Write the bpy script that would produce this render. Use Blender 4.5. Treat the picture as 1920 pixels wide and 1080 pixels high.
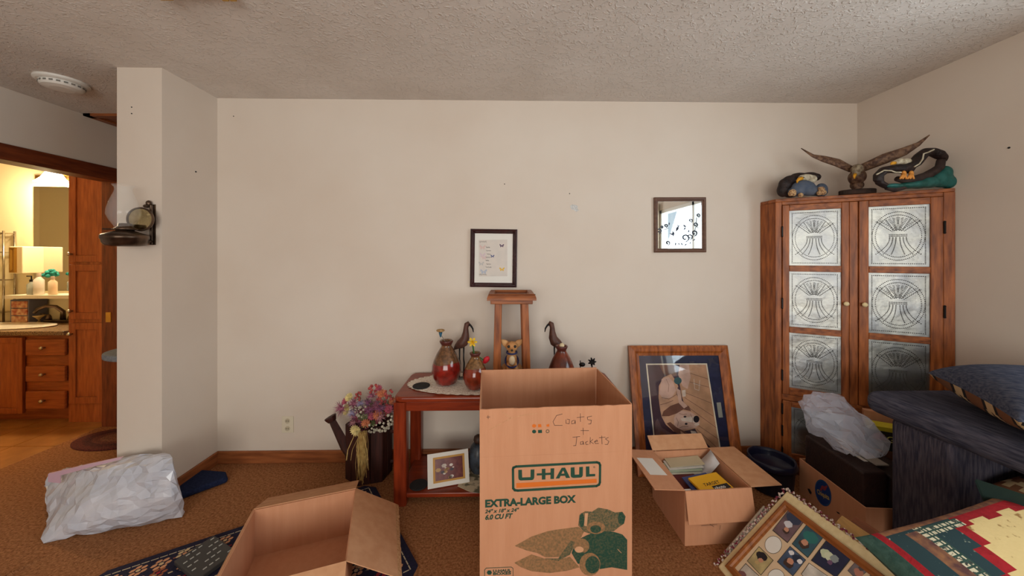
import bpy, bmesh, math, random
from mathutils import Vector, Matrix, noise
V = Vector
for o in list(bpy.data.objects): bpy.data.objects.remove(o)
SC = bpy.context.scene
COL = SC.collection
random.seed(7)

# ------------------------------------------------------------------ camera
F, CH, TH, HOR = 660.0, 1.385, math.radians(1.08), 480.0
SN, CS = math.sin(TH), math.cos(TH)
cd = bpy.data.cameras.new('camera'); cam = bpy.data.objects.new('camera', cd); COL.objects.link(cam)
cam.location = (0, 0, CH); cam.rotation_euler = (math.radians(90), 0, -TH)
cd.sensor_width = 36; cd.lens = 36*F/1920; cd.shift_y = -(540-HOR)/1920; cd.clip_start = .02
SC.camera = cam

# ------------------------------------------------------------------ world, lights, exposure
w = bpy.data.worlds.new('sky'); SC.world = w; w.use_nodes = True
w.node_tree.nodes['Background'].inputs[0].default_value = (.75, .88, 1, 1)
w.node_tree.nodes['Background'].inputs[1].default_value = 1.0
SC.view_settings.view_transform = 'Standard'; SC.view_settings.look = 'None'
SC.view_settings.gamma = 1; SC.view_settings.use_curve_mapping = False
SC.view_settings.exposure = 0.06
try: SC.cycles.use_denoising = True
except Exception: pass
def area(name, loc, aim, sx, sy, power, col):
    l = bpy.data.lights.new(name, 'AREA'); l.shape = 'RECTANGLE'; l.size = sx; l.size_y = sy
    l.energy = power; l.color = col
    o = bpy.data.objects.new(name, l); COL.objects.link(o); o.location = loc
    o.rotation_euler = (V(aim)-V(loc)).to_track_quat('-Z', 'Y').to_euler(); return o
area('daylight_side_window', (2.82, -.1, 1.45), (0, -.1, 2.3), 2.6, 1.7, 85, (.84, .93, 1))
area('daylight_rear_window', (-.2, -2.9, 1.35), (-.2, 0, 2.7), 3.2, 1.7, 140, (1, .95, .88))

# ------------------------------------------------------------------ helpers: pixels to points
def D(px, py): return V(((px-960)/F*CS+SN, -(px-960)/F*SN+CS, -(py-HOR)/F))
def W(px, py, d): return V((0, 0, CH))+D(px, py)*d
def WZ(px, py, z): return W(px, py, (CH-z)*F/(py-HOR))
def WY(px, py, y): return W(px, py, y/D(px, py).y)
def WX(px, py, x): return W(px, py, x/D(px, py).x)
def RP(px, py, p0, n):
    d = D(px, py); o = V((0, 0, CH)); return o+d*((V(p0)-o).dot(n)/d.dot(n))
def zm(ox, oy, s, pts): return [(ox+x/s, oy+y/s) for x, y in pts]

# ------------------------------------------------------------------ helpers: materials
def lin(c):
    return tuple(((v/255)/12.92 if v/255 <= .04045 else ((v/255+.055)/1.055)**2.4) for v in c[:3])+(1,)
MATS = {}
def mat(name, c1, c2=None, scale=20, stretch=(1, 1, 1), rough=.6, metal=0, bump=0, bscale=None, detail=4, spec=.4,
        lo=.35, hi=.65, trans=0, ior=1.45, coat=0, bdist=.01):
    if name in MATS: return MATS[name]
    m = bpy.data.materials.new(name); m.use_nodes = True; nt = m.node_tree; p = nt.nodes['Principled BSDF']
    p.inputs['Base Color'].default_value = lin(c1); p.inputs['Roughness'].default_value = rough
    p.inputs['Metallic'].default_value = metal; p.inputs['Specular IOR Level'].default_value = spec
    p.inputs['Transmission Weight'].default_value = trans; p.inputs['IOR'].default_value = ior
    p.inputs['Coat Weight'].default_value = coat
    if c2 is not None or bump:
        tc = nt.nodes.new('ShaderNodeTexCoord'); mp = nt.nodes.new('ShaderNodeMapping')
        nt.links.new(tc.outputs['Object'], mp.inputs[0]); mp.inputs['Scale'].default_value = stretch
        nz = nt.nodes.new('ShaderNodeTexNoise'); nz.inputs['Scale'].default_value = scale; nz.inputs['Detail'].default_value = detail
        nt.links.new(mp.outputs[0], nz.inputs['Vector'])
        if c2 is not None:
            cr = nt.nodes.new('ShaderNodeValToRGB'); cr.color_ramp.elements[0].position = lo; cr.color_ramp.elements[1].position = hi
            cr.color_ramp.elements[0].color = lin(c1); cr.color_ramp.elements[1].color = lin(c2)
            nt.links.new(nz.outputs['Fac'], cr.inputs[0]); nt.links.new(cr.outputs[0], p.inputs['Base Color'])
        if bump:
            src = nz
            if bscale:
                src = nt.nodes.new('ShaderNodeTexNoise'); src.inputs['Scale'].default_value = bscale; src.inputs['Detail'].default_value = 3
                nt.links.new(mp.outputs[0], src.inputs['Vector'])
            b = nt.nodes.new('ShaderNodeBump'); b.inputs['Strength'].default_value = bump; b.inputs['Distance'].default_value = bdist
            nt.links.new(src.outputs['Fac'], b.inputs['Height']); nt.links.new(b.outputs[0], p.inputs['Normal'])
    MATS[name] = m; return m
def wood(name, c1, c2, axis='z', scale=9, rough=.42, bump=.15):
    st = {'x': (.12, 1, 1), 'y': (1, .12, 1), 'z': (1, 1, .12)}[axis]
    return mat(name, c1, c2, scale=scale*6, stretch=st, rough=rough, bump=bump, detail=5, lo=.3, hi=.7, bdist=.003)
def emit(name, c, s):
    m = bpy.data.materials.new(name); m.use_nodes = True; p = m.node_tree.nodes['Principled BSDF']
    p.inputs['Base Color'].default_value = lin(c); p.inputs['Emission Color'].default_value = lin(c); p.inputs['Emission Strength'].default_value = s
    return m
def pane_mat(name, tint, gloss):
    m = bpy.data.materials.new(name); m.use_nodes = True; nt = m.node_tree; nt.nodes.remove(nt.nodes['Principled BSDF'])
    out = nt.nodes['Material Output']; a = nt.nodes.new('ShaderNodeBsdfTransparent'); a.inputs[0].default_value = lin(tint)
    g = nt.nodes.new('ShaderNodeBsdfGlossy'); g.inputs['Roughness'].default_value = .03; mx = nt.nodes.new('ShaderNodeMixShader')
    mx.inputs[0].default_value = gloss
    nt.links.new(a.outputs[0], mx.inputs[1]); nt.links.new(g.outputs[0], mx.inputs[2])
    nt.links.new(mx.outputs[0], out.inputs[0]); return m
def film_mat(name, c, opac, rough=.15):
    m = bpy.data.materials.new(name); m.use_nodes = True; nt = m.node_tree; p = nt.nodes['Principled BSDF']
    p.inputs['Base Color'].default_value = lin(c); p.inputs['Roughness'].default_value = rough; p.inputs['Alpha'].default_value = opac
    p.inputs['Specular IOR Level'].default_value = .8; return m

# ------------------------------------------------------------------ helpers: meshes
class MB:
    def __init__(s): s.v = []; s.f = []; s.m = []
    def add(s, vs, fs, mi=0):
        b = len(s.v); s.v += [V(p) for p in vs]; s.f += [tuple(b+i for i in f) for f in fs]; s.m += [mi]*len(fs); return s
    def para(s, o, a, b, c, mi=0):
        o, a, b, c = V(o), V(a), V(b), V(c)
        vs = [o, o+a, o+a+b, o+b, o+c, o+a+c, o+a+b+c, o+b+c]
        fs = [(0, 3, 2, 1), (4, 5, 6, 7), (0, 1, 5, 4), (1, 2, 6, 5), (2, 3, 7, 6), (3, 0, 4, 7)]
        if a.cross(b).dot(c) < 0: fs = [f[::-1] for f in fs]
        return s.add(vs, fs, mi)
    def box(s, x0, x1, y0, y1, z0, z1, mi=0): return s.para((x0, y0, z0), (x1-x0, 0, 0), (0, y1-y0, 0), (0, 0, z1-z0), mi)
    def poly(s, pts, mi=0): return s.add(pts, [tuple(range(len(pts)))], mi)
    def prism(s, pts, ext, mi=0):
        n = len(pts); e = V(ext); pts = [V(p) for p in pts]
        nn = sum(((pts[i].cross(pts[(i+1) % n])) for i in range(n)), V((0, 0, 0)))
        if nn.dot(e) > 0: pts = pts[::-1]
        return s.add(pts+[p+e for p in pts], [tuple(range(n)), tuple(range(2*n-1, n-1, -1))]+[(i, i+n, (i+1) % n+n, (i+1) % n) for i in range(n)], mi)
    def lathe(s, prof, c, seg=24, ax=None, mi=0, caps=True, sx=1, sy=1):
        c = V(c); ax = V(ax).normalized() if ax else V((0, 0, 1)); q = V((0, 0, 1)).rotation_difference(ax)
        vs = []
        for r, z in prof:
            for k in range(seg):
                a = 2*math.pi*k/seg; vs.append(c+q @ V((r*math.cos(a)*sx, r*math.sin(a)*sy, z)))
        fs = []
        for i in range(len(prof)-1):
            for k in range(seg):
                k2 = (k+1) % seg; fs.append((i*seg+k, i*seg+k2, (i+1)*seg+k2, (i+1)*seg+k))
        if caps:
            if prof[0][0] > 1e-5: fs.append(tuple(range(seg-1, -1, -1)))
            if prof[-1][0] > 1e-5: fs.append(tuple((len(prof)-1)*seg+k for k in range(seg)))
        return s.add(vs, fs, mi)
    def tube(s, path, rad, seg=8, mi=0, flat=1.0, up=None):
        path = [V(p) for p in path]; n = len(path)
        if not isinstance(rad, (list, tuple)): rad = [rad]*n
        vs = []; pu = V(up) if up else None
        for i in range(n):
            t = (path[min(i+1, n-1)]-path[max(i-1, 0)]).normalized()
            if pu is None:
                pu = V((0, 0, 1)) if abs(t.z) < .9 else V((1, 0, 0))
            a = t.cross(pu); a = a.normalized() if a.length > 1e-6 else t.orthogonal().normalized(); b = a.cross(t).normalized()
            if not up: pu = b
            for k in range(seg):
                an = 2*math.pi*k/seg; vs.append(path[i]+a*rad[i]*math.cos(an)+b*rad[i]*flat*math.sin(an))
        fs = [(i*seg+k, i*seg+(k+1) % seg, (i+1)*seg+(k+1) % seg, (i+1)*seg+k) for i in range(n-1) for k in range(seg)]
        fs += [tuple(range(seg-1, -1, -1)), tuple((n-1)*seg+k for k in range(seg))]
        return s.add(vs, fs, mi)
    def ball(s, c, r, seg=10, rings=6, rot=None, mi=0):
        c = V(c); r = V(r) if not isinstance(r, (int, float)) else V((r, r, r)); R = rot or Matrix.Identity(3)
        vs = [c+R @ V((0, 0, -r.z))]
        for i in range(1, rings):
            ph = math.pi*i/rings-math.pi/2
            for k in range(seg):
                a = 2*math.pi*k/seg; vs.append(c+R @ V((r.x*math.cos(ph)*math.cos(a), r.y*math.cos(ph)*math.sin(a), r.z*math.sin(ph))))
        vs.append(c+R @ V((0, 0, r.z))); L = len(vs)-1
        fs = [(0, 1+(k+1) % seg, 1+k) for k in range(seg)]
        for i in range(rings-2):
            for k in range(seg):
                a = 1+i*seg; b = a+seg; k2 = (k+1) % seg; fs.append((a+k, a+k2, b+k2, b+k))
        a = 1+(rings-2)*seg; fs += [(a+k, a+(k+1) % seg, L) for k in range(seg)]
        return s.add(vs, fs, mi)
    def stroke(s, pts, wd, n, closed=False, mi=0):
        pts = [V(p) for p in pts]; m = len(pts); n = V(n).normalized()
        for i in range(m if closed else m-1):
            a, b = pts[i], pts[(i+1) % m]; d = (b-a)
            if d.length < 1e-7: continue
            d.normalize(); sd = n.cross(d)*wd/2; e = d*wd*.3
            s.poly([a-e-sd, b+e-sd, b+e+sd, a-e+sd], mi)
        return s
    def build(s, name, mats, parent=None, smooth=False, bevel=0, seg=2, world=True):
        o0 = V((0, 0, 0))
        if parent is not None and world: o0 = ORG.get(parent.name, V((0, 0, 0)))
        me = bpy.data.meshes.new(name); me.from_pydata([tuple(p-o0) for p in s.v], [], s.f); me.update()
        if not isinstance(mats, (list, tuple)): mats = [mats]
        for m in mats: me.materials.append(m)
        if len(mats) > 1: me.polygons.foreach_set('material_index', s.m)
        if smooth: me.polygons.foreach_set('use_smooth', [True]*len(me.polygons))
        o = bpy.data.objects.new(name, me); COL.objects.link(o)
        if parent is not None:
            o.parent = parent; ORG[o.name] = o0
        else: ORG[o.name] = V((0, 0, 0))
        if bevel:
            b = o.modifiers.new('bevel', 'BEVEL'); b.width = bevel; b.segments = seg; b.limit_method = 'ANGLE'; b.angle_limit = .7
            b.harden_normals = False
        return o
ORG = {}
def thing(name, label, cat, loc, group=None):
    o = bpy.data.objects.new(name, None); COL.objects.link(o); o.location = V(loc); o.empty_display_size = .05
    o['label'] = label; o['category'] = cat
    if group: o['group'] = group
    ORG[o.name] = V(loc); return o
def tag(o, label, cat, group=None):
    o['label'] = label; o['category'] = cat
    if group: o['group'] = group
    return o
def struct(o, label=None):
    o['kind'] = 'structure'
    if label: o['label'] = label
    return o
def blob(name, m, parent, balls, vox=.006, extra=None, sm=4):
    b = MB()
    for q in balls:
        c, r = q[0], q[1]; rot = q[2] if len(q) > 2 else None
        b.ball(c, r, 14, 9, rot)
    if extra: extra(b)
    o = b.build(name, m, parent, smooth=True)
    r = o.modifiers.new('remesh', 'REMESH'); r.mode = 'VOXEL'; r.voxel_size = vox; r.use_smooth_shade = True
    s = o.modifiers.new('smooth', 'SMOOTH'); s.iterations = sm; s.factor = .5
    return o
def rotz(a): return Matrix.Rotation(a, 3, 'Z')
def copy_tree(o, parent=None):
    c = o.copy(); COL.objects.link(c); c.parent = parent; ORG[c.name] = ORG.get(o.name, V((0, 0, 0)))
    for ch in list(o.children): copy_tree(ch, c)
    return c
def text_polys(body, o, u, v, size, shear=0, bold=0, mb=None, space=1.0):
    cu = bpy.data.curves.new('t', 'FONT'); cu.body = body; cu.size = 1; cu.shear = shear; cu.offset = bold; cu.space_character = space
    cu.resolution_u = 3
    ob = bpy.data.objects.new('t', cu); COL.objects.link(ob); bpy.context.view_layer.update()
    dg = bpy.context.evaluated_depsgraph_get(); me = ob.evaluated_get(dg).to_mesh()
    mb = mb or MB(); u, v = V(u), V(v)
    vs = [V(o)+u*(p.co.x*size)+v*(p.co.y*size) for p in me.vertices]
    mb.add(vs, [tuple(f.vertices) for f in me.polygons])
    ob.evaluated_get(dg).to_mesh_clear(); bpy.data.objects.remove(ob); bpy.data.curves.remove(cu); return mb
def frame_ring(mb, o, u, v, n, w_, h_, mw, md, prof=None):
    # mitred moulding: o outer lower corner on the back plane
    prof = prof or [(0, 0), (0, .75), (.3, 1), (.55, .92), (.75, .6), (1, .5), (1, 0)]
    rings = []
    for a, z in prof:
        i = a*mw; rings.append([o+u*i+v*i+n*(z*md), o+u*(w_-i)+v*i+n*(z*md), o+u*(w_-i)+v*(h_-i)+n*(z*md), o+u*i+v*(h_-i)+n*(z*md)])
    vs = [p for r in rings for p in r]; m = len(prof)
    fs = [(j*4+k, j*4+(k+1) % 4, ((j+1) % m)*4+(k+1) % 4, ((j+1) % m)*4+k) for j in range(m) for k in range(4)]
    fs = [f[::-1] for f in fs]
    return mb.add(vs, fs)
def pillow(mb, c, u, v, n, su, sv, th, N=28, mfun=None, pinch=.08, power=2.6):
    def P(a, b, s):
        e = max(0, 1-abs(a)**power)*max(0, 1-abs(b)**power); z = th*(e**.42)
        k = 1-pinch*(1-(b*b))*(abs(a)**3); k2 = 1-pinch*(1-(a*a))*(abs(b)**3)
        return V(c)+V(u)*(a*su*k)+V(v)*(b*sv*k2)+V(n)*(z*s)
    b0 = len(mb.v)
    for s in (1, -1):
        vs = [P(-1+2*i/N, -1+2*j/N, s) for j in range(N+1) for i in range(N+1)]
        for j in range(N):
            for i in range(N):
                q = [j*(N+1)+i, j*(N+1)+i+1, (j+1)*(N+1)+i+1, (j+1)*(N+1)+i]
                if s < 0: q = q[::-1]
                mi = mfun((i+.5)/N, (j+.5)/N, s) if mfun else 0
                mb.f.append(tuple(len(mb.v)+k for k in q)); mb.m.append(mi)
        mb.v += vs
    return mb
def crumple(pts, edge=.04, amp=.014, seed=0, keep_z=None):
    bm = bmesh.new()
    for p in pts: bm.verts.new(p)
    r = bmesh.ops.convex_hull(bm, input=bm.verts)
    bmesh.ops.delete(bm, geom=[g for g in r['geom_interior'] if isinstance(g, bmesh.types.BMVert)], context='VERTS')
    bmesh.ops.triangulate(bm, faces=bm.faces); rng = random.Random(seed)
    for k in range(7):
        ed = [e for e in bm.edges if e.calc_length() > edge]
        if not ed: break
        bmesh.ops.subdivide_edges(bm, edges=ed, cuts=1, use_grid_fill=True); bmesh.ops.triangulate(bm, faces=bm.faces)
    bmesh.ops.smooth_vert(bm, verts=bm.verts, factor=.35, use_axis_x=True, use_axis_y=True, use_axis_z=True)
    bm.normal_update(); off = V((seed*3.7, seed*1.3, seed*7.1)); mv = {}
    for q in bm.verts:
        a = noise.noise(q.co*9+off); b = (1-2*abs(noise.noise(V((q.co.x*3+q.co.z*6, q.co.y*9, q.co.z*8-q.co.x*5))+off)))
        mv[q] = q.normal*amp*(a*1.3+b*.7)+V((rng.uniform(-1, 1), rng.uniform(-1, 1), rng.uniform(-1, 1)))*amp*.45
    for q, d in mv.items():
        q.co += d
        if keep_z is not None and q.co.z < keep_z: q.co.z = keep_z
    mb = MB(); idx = {q: i for i, q in enumerate(bm.verts)}
    mb.add([q.co.copy() for q in bm.verts], [tuple(idx[x] for x in f.verts) for f in bm.faces]); bm.free(); return mb
X3, Y3, Z3 = V((1, 0, 0)), V((0, 1, 0)), V((0, 0, 1))

# ------------------------------------------------------------------ materials
WALL = mat('wall_paint', (215, 203, 190), (208, 193, 178), scale=1.6, rough=.7, bump=.05, bscale=220, lo=.3, hi=.75, bdist=.001)
CEIL = mat('ceiling_texture', (220, 212, 204), (206, 196, 186), scale=3, rough=.9, lo=.3, hi=.8)
def ceiling_bump(m):
    nt = m.node_tree; p = nt.nodes['Principled BSDF']; tc = nt.nodes.new('ShaderNodeTexCoord')
    nz = nt.nodes.new('ShaderNodeTexNoise'); nz.inputs['Scale'].default_value = 38; nz.inputs['Detail'].default_value = 2; nz.inputs['Distortion'].default_value = 1.2
    cr = nt.nodes.new('ShaderNodeValToRGB'); cr.color_ramp.elements[0].position = .52; cr.color_ramp.elements[1].position = .62
    b = nt.nodes.new('ShaderNodeBump'); b.inputs['Strength'].default_value = .55; b.inputs['Distance'].default_value = .006
    nt.links.new(tc.outputs['Object'], nz.inputs['Vector']); nt.links.new(nz.outputs['Fac'], cr.inputs[0])
    nt.links.new(cr.outputs[0], b.inputs['Height']); nt.links.new(b.outputs[0], p.inputs['Normal'])
ceiling_bump(CEIL)
CARPET = mat('carpet', (138, 87, 55), (196, 136, 90), scale=95, rough=.95, bump=.9, bscale=260, lo=.32, hi=.68, spec=.1, detail=5, bdist=.012)
OAKZ = wood('oak_upright', (108, 54, 24), (176, 100, 48), 'z')
OAKX = wood('oak_level', (108, 54, 24), (172, 98, 48), 'x')
TRIMX = wood('trim_level', (120, 66, 34), (160, 94, 52), 'x', rough=.5)
TRIMY = wood('trim_deep', (120, 66, 34), (160, 94, 52), 'y', rough=.5)
DOORW = wood('door_casing', (84, 36, 18), (122, 58, 28), 'z', rough=.45)
DOORY = wood('door_casing_level', (84, 36, 18), (122, 58, 28), 'y', rough=.45)
CHERX = wood('cherry_level', (112, 38, 18), (146, 56, 26), 'x', rough=.28, bump=.04)
CHERZ = wood('cherry_upright', (112, 38, 18), (146, 56, 26), 'z', rough=.28, bump=.04)
BATHZ = wood('bath_oak_upright', (132, 62, 26), (172, 92, 42), 'z', rough=.4)
BATHX = wood('bath_oak_level', (132, 62, 26), (172, 92, 42), 'x', rough=.4)
DARKW = wood('dark_stained_wood', (40, 18, 14), (70, 32, 24), 'z', rough=.6)
CARD = mat('cardboard', (198, 141, 106), (203, 147, 112), scale=40, stretch=(1, 1, .1), rough=.85, spec=.15, bump=.06, bscale=150)
CARD2 = mat('cardboard_pale', (206, 156, 118), (196, 144, 106), scale=25, rough=.85, spec=.15)
CARDE = mat('cardboard_cut_edge', (206, 164, 120), (176, 126, 84), scale=120, rough=.9)
WHITE = mat('white_plastic', (226, 222, 214), rough=.4)
BLACK = mat('black_plastic', (26, 25, 26), rough=.4)
BLACKM = mat('black_metal', (24, 20, 20), rough=.45, metal=.3)
BRASS = mat('brass', (190, 150, 80), rough=.3, metal=1)
BRONZE = mat('aged_bronze', (112, 92, 76), (70, 56, 46), scale=14, rough=.32, metal=.9)
CREAM = mat('bath_cream_paint', (236, 222, 184), rough=.6)
NAVY = mat('navy_cloth', (30, 36, 62), (40, 48, 76), scale=90, rough=.95, spec=.1, bump=.3, bscale=300)
PAPER = mat('white_paper', (226, 222, 214), rough=.8)
MIRROR = mat('mirror_silver', (225, 228, 228), rough=.02, metal=1)
TIN = mat('tin', (172, 172, 166), (146, 148, 150), scale=9, rough=.44, metal=1, bump=.35, bscale=9, bdist=.02)
TIND = mat('tin_punch', (96, 96, 94), rough=.45, metal=1)
GREEN = mat('print_green', (46, 76, 62), rough=.85, spec=.1)
ORANGE = mat('print_orange', (214, 112, 46), rough=.85, spec=.1)
INK = mat('pen_ink', (60, 44, 44), rough=.8)

# ------------------------------------------------------------------ setting
YB, XR, XP0, XP1, YP, XL, HC, YR = 2.39, 2.434, -2.172, -1.925, 2.01, -3.14, 2.44, -2.6
b = MB(); b.box(XL, XR+.2, YR-.2, 4.7, -.12, 0); b.box(XL-.14, XL, 2.17, 2.93, -.12, 0)
floor = struct(b.build('floor', CARPET), 'brown cut pile carpet')
rp = MB()
for k in range(40):
    t = k/39; p = WZ(-60+230*t, 1120-120*t, 0); rp.v += [p+V((-.02, -.03, -.004)), p+V((0, 0, .012*math.sin(math.pi*min(1, t*1.3+.05)))), p+V((.02, .03, -.004))]
rp.f = [(3*k+j, 3*k+3+j, 3*k+4+j, 3*k+1+j) for k in range(39) for j in (0, 1)]; rp.m = [0]*len(rp.f)
rp.build('carpet_ripple', CARPET, floor, smooth=True)
b = MB(); b.box(XL-4, XR+.2, YR-.2, 4.7, HC, HC+.12)
struct(b.build('ceiling', CEIL), 'knockdown textured ceiling')
b = MB(); b.box(XP1, XR+.2, YB, YB+.12, 0, HC)
wb = struct(b.build('wall_back', WALL), 'off-white back wall')
# chip, nails
b = MB(); c = WY(1077, 389, YB); pts = [(-9, -3), (-4, -6), (2, -5), (7, -3), (6, 2), (9, 6), (3, 9), (-1, 5), (-6, 4)]
b.poly([c+V((x*.0034, -.0015, -y*.0034)) for x, y in pts]); b.build('plaster_chip', mat('plaster', (214, 214, 212), (180, 178, 176), scale=150, rough=.9), wb)
for px, py in ((946, 345), (438, 218), (1003, 552), (1068, 363)):
    b = MB(); b.ball(WY(px, py, YB), .0035, 8, 6); b.build('nail', BLACKM, wb)
b = MB(); b.box(XP0, XP1, YP, 4.7, 0, HC); wp = struct(b.build('wall_partition', WALL), 'end of the partition wall beside the hall')
for px, py in ((247, 201), (247, 213)):
    b = MB(); b.ball(WY(px, py, YP), .0035, 8, 6); b.build('nail', BLACKM, wp)
b = MB(); b.ball(WX(367, 322, XP1), .005, 8, 6); b.build('nail', BLACKM, wp)
b = MB()   # right wall with side window opening
b.box(XR, XR+.12, 1.2, YB+.12, 0, HC); b.box(XR, XR+.12, YR, -.75, 0, HC); b.box(XR, XR+.12, -.75, 1.2, 0, .9); b.box(XR, XR+.12, -.75, 1.2, 2.1, HC)
wr = struct(b.build('wall_right', WALL), 'cream side wall')
b = MB(); b.ball(WX(1892, 277, XR), .005, 8, 6); b.build('nail', BLACKM, wr)
b = MB()
b.box(XL-.12, -1.7, YR-.12, YR, 0, HC); b.box(1.3, XR+.12, YR-.12, YR, 0, HC); b.box(-1.7, 1.3, YR-.12, YR, 0, .7); b.box(-1.7, 1.3, YR-.12, YR, 2.2, HC)
struct(b.build('wall_front', WALL), 'wall with a wide three-pane window')
b = MB()
b.box(XL-.12, XL, YR, 2.17, 0, HC); b.box(XL-.12, XL, 2.93, 4.7, 0, HC); b.box(XL-.12, XL, 2.17, 2.93, 2.0, HC)
struct(b.build('wall_left', WALL), 'wall with the bathroom doorway')
b = MB(); b.box(XL, XP0, 4.6, 4.7, 0, HC); struct(b.build('wall_hall_end', WALL))
def window(name, org, u, wd, z0, z1, n, cols):
    e = bpy.data.objects.new(name, None); COL.objects.link(e); e.location = org; ORG[e.name] = V(org); e['kind'] = 'structure'
    b = MB(); o = V(org); t = .05
    b.para(o+Z3*z0, u*wd, Z3*t, n*.1); b.para(o+Z3*(z1-t), u*wd, Z3*t, n*.1); b.para(o+Z3*z0, u*t, Z3*(z1-z0), n*.1); b.para(o+u*(wd-t)+Z3*z0, u*t, Z3*(z1-z0), n*.1)
    for k in range(1, cols): b.para(o+u*(wd*k/cols-t/2)+Z3*z0, u*t, Z3*(z1-z0), n*.07)
    b.build('window_frame', WHITE, e)
    for k in range(cols):
        b = MB(); b.para(o+u*(wd*k/cols+.01)+Z3*(z0+.01)+n*.05, u*(wd/cols-.02), Z3*(z1-z0-.02), n*.004); b.build('pane', PANE, e)
    return e
PANE = pane_mat('window_glass', (250, 252, 252), .05)
window('window_1', (XR+.01, -.75, 0), Y3, 1.95, .9, 2.1, X3, 2)
window('window_2', (-1.7, YR-.01, 0), X3, 3.0, .7, 2.2, -Y3, 3)
# curtain beside the side window (seen in the small wall mirror)
b = MB(); N = 40
for i in range(N+1):
    y = -1.05+.36*i/N; x = XR-.05-.02*math.sin(i*1.3)
    b.v += [V((x, y, .9)), V((x, y, 2.2))]
b.f = [(2*i, 2*i+2, 2*i+3, 2*i+1) for i in range(N)]; b.m = [0]*N
tag(b.build('curtain', mat('curtain_cloth', (222, 200, 170), rough=.9), smooth=True), 'beige curtain hanging at the edge of the side window', 'curtain')
# baseboards
b = MB(); b.box(XP1+.001, XR, YB-.014, YB, 0, .083); struct(b.build('baseboard_back', TRIMX, bevel=.004))
b = MB(); b.box(XP1, XP1+.014, YP, YB-.014, 0, .083); struct(b.build('baseboard_left', TRIMY, bevel=.004))
b = MB(); b.box(XR-.014, XR, YR, YB-.014, 0, .083); struct(b.build('baseboard_right', TRIMY, bevel=.004))
# bathroom doorway casing
b = MB(); b.box(XL, XL+.02, 2.08, 3.01, 2.0, 2.087); b.box(XL-.13, XL+.02, 2.15, 2.95, 1.985, 2.003); struct(b.build('trim_1', DOORY, bevel=.004), 'dark wood head casing of the bathroom doorway')
b = MB(); b.box(XL, XL+.02, 2.93, 3.01, 0, 2.0); b.box(XL-.13, XL+.005, 2.912, 2.932, 0, 1.99)
tr = struct(b.build('trim_2', DOORW, bevel=.004), 'dark wood side casing of the bathroom doorway')
b = MB(); b.box(XL-.09, XL-.05, 2.906, 2.914, .85, .93); b.build('strike_plate', BRASS, tr)
b = MB(); b.box(XL, XL+.02, 2.09, 2.17, 0, 2.0); b.box(XL-.13, XL+.005, 2.168, 2.188, 0, 1.99); struct(b.build('trim_3', DOORW, bevel=.004))
# attic hatch trim in the hall ceiling
b = MB(); x0, x1, y0, y1 = XL+.02, XP0-.03, 2.66, 3.4
for q in ((x0, x1, y0, y0+.05), (x0, x1, y1-.05, y1), (x0, x0+.05, y0, y1), (x1-.05, x1, y0, y1)): b.box(q[0], q[1], q[2], q[3], HC-.018, HC)
b.box(x0+.05, x1-.05, y0+.05, y1-.05, HC-.006, HC); struct(b.build('trim_4', TRIMX), 'hatch frame in the hall ceiling')

# ------------------------------------------------------------------ bathroom
BX0, BY0, BY1 = -6.9, 1.55, 3.46
b = MB(); b.box(BX0, XL-.12, BY1, BY1+.1, 0, HC); struct(b.build('wall_bathroom_back', CREAM), 'cream bathroom wall behind the vanity')
b = MB(); b.box(BX0, XL-.12, BY0-.1, BY0, 0, HC); struct(b.build('wall_bathroom_front', CREAM))
b = MB(); b.box(BX0-.1, BX0, BY0, BY1, 0, HC); struct(b.build('wall_bathroom_left', CREAM))
b = MB(); b.box(BX0, XL-.14, BY0, BY1, -.12, -.004); fb = struct(b.build('floor_bathroom', mat('grout', (206, 176, 120), rough=.9)), 'tan tiled bathroom floor')
TILE = mat('floor_tile', (150, 96, 44), (176, 118, 60), scale=7, rough=.35, spec=.4)
tb = MB(); tb.para((0, 0, -.006), (.302, 0, 0), (0, .272, 0), (0, 0, .006)); tile0 = None
xs = [XL-.14-.302-.308*i for i in range(6)]; ys = [2.075+.278*j-.0 for j in range(-1, 5)]
for x in xs:
    for y in ys:
        if y+.27 > BY1 or y < BY0: continue
        if tile0 is None:
            tile0 = tb.build('tile', TILE, fb, bevel=.0); q = tile0
        else: q = tile0.copy(); COL.objects.link(q); q.parent = fb
        q.location = (x, y, 0)
# vanity
VY = 3.0
t = thing('vanity_cabinet', 'reddish oak bathroom vanity with three drawers and a door', 'cabinet', (-4.6, VY, 0))
b = MB(); b.box(-5.6, -3.64, VY+.012, BY1-.005, .09, .73); b.box(-5.6, -3.64, VY+.07, BY1-.005, 0, .09); b.build('body', BATHX, t)
def px_front(x0, x1, y0, y1, y=VY):   # rectangle on the plane y from pixels
    a = WY(x0, y1, y); c = WY(x1, y0, y); return a.x, c.x, a.z, c.z
def panel_front(parent, name, q, y, wz, wx, fw=.045, knob=None, km=None):
    x0, x1, z0, z1 = q; b = MB()
    b.box(x0, x0+fw, y-.018, y+.004, z0, z1); b.box(x1-fw, x1, y-.018, y+.004, z0, z1); b.box(x0+fw, x1-fw, y-.018, y+.004, z0, z0+fw); b.box(x0+fw, x1-fw, y-.018, y+.004, z1-fw, z1)
    b.box(x0+fw, x1-fw, y-.008, y+.002, z0+fw, z1-fw)
    o = b.build(name, wz, parent, bevel=.003)
    if knob:
        k = MB(); k.lathe([(.006, 0), (.006, .012), (.014, .018), (.016, .026), (.010, .034), (0, .036)], (knob[0], y-.018, knob[1]), 12, ax=(0, -1, 0)); k.build('knob', km or BRASS, o, smooth=True)
    return o
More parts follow.
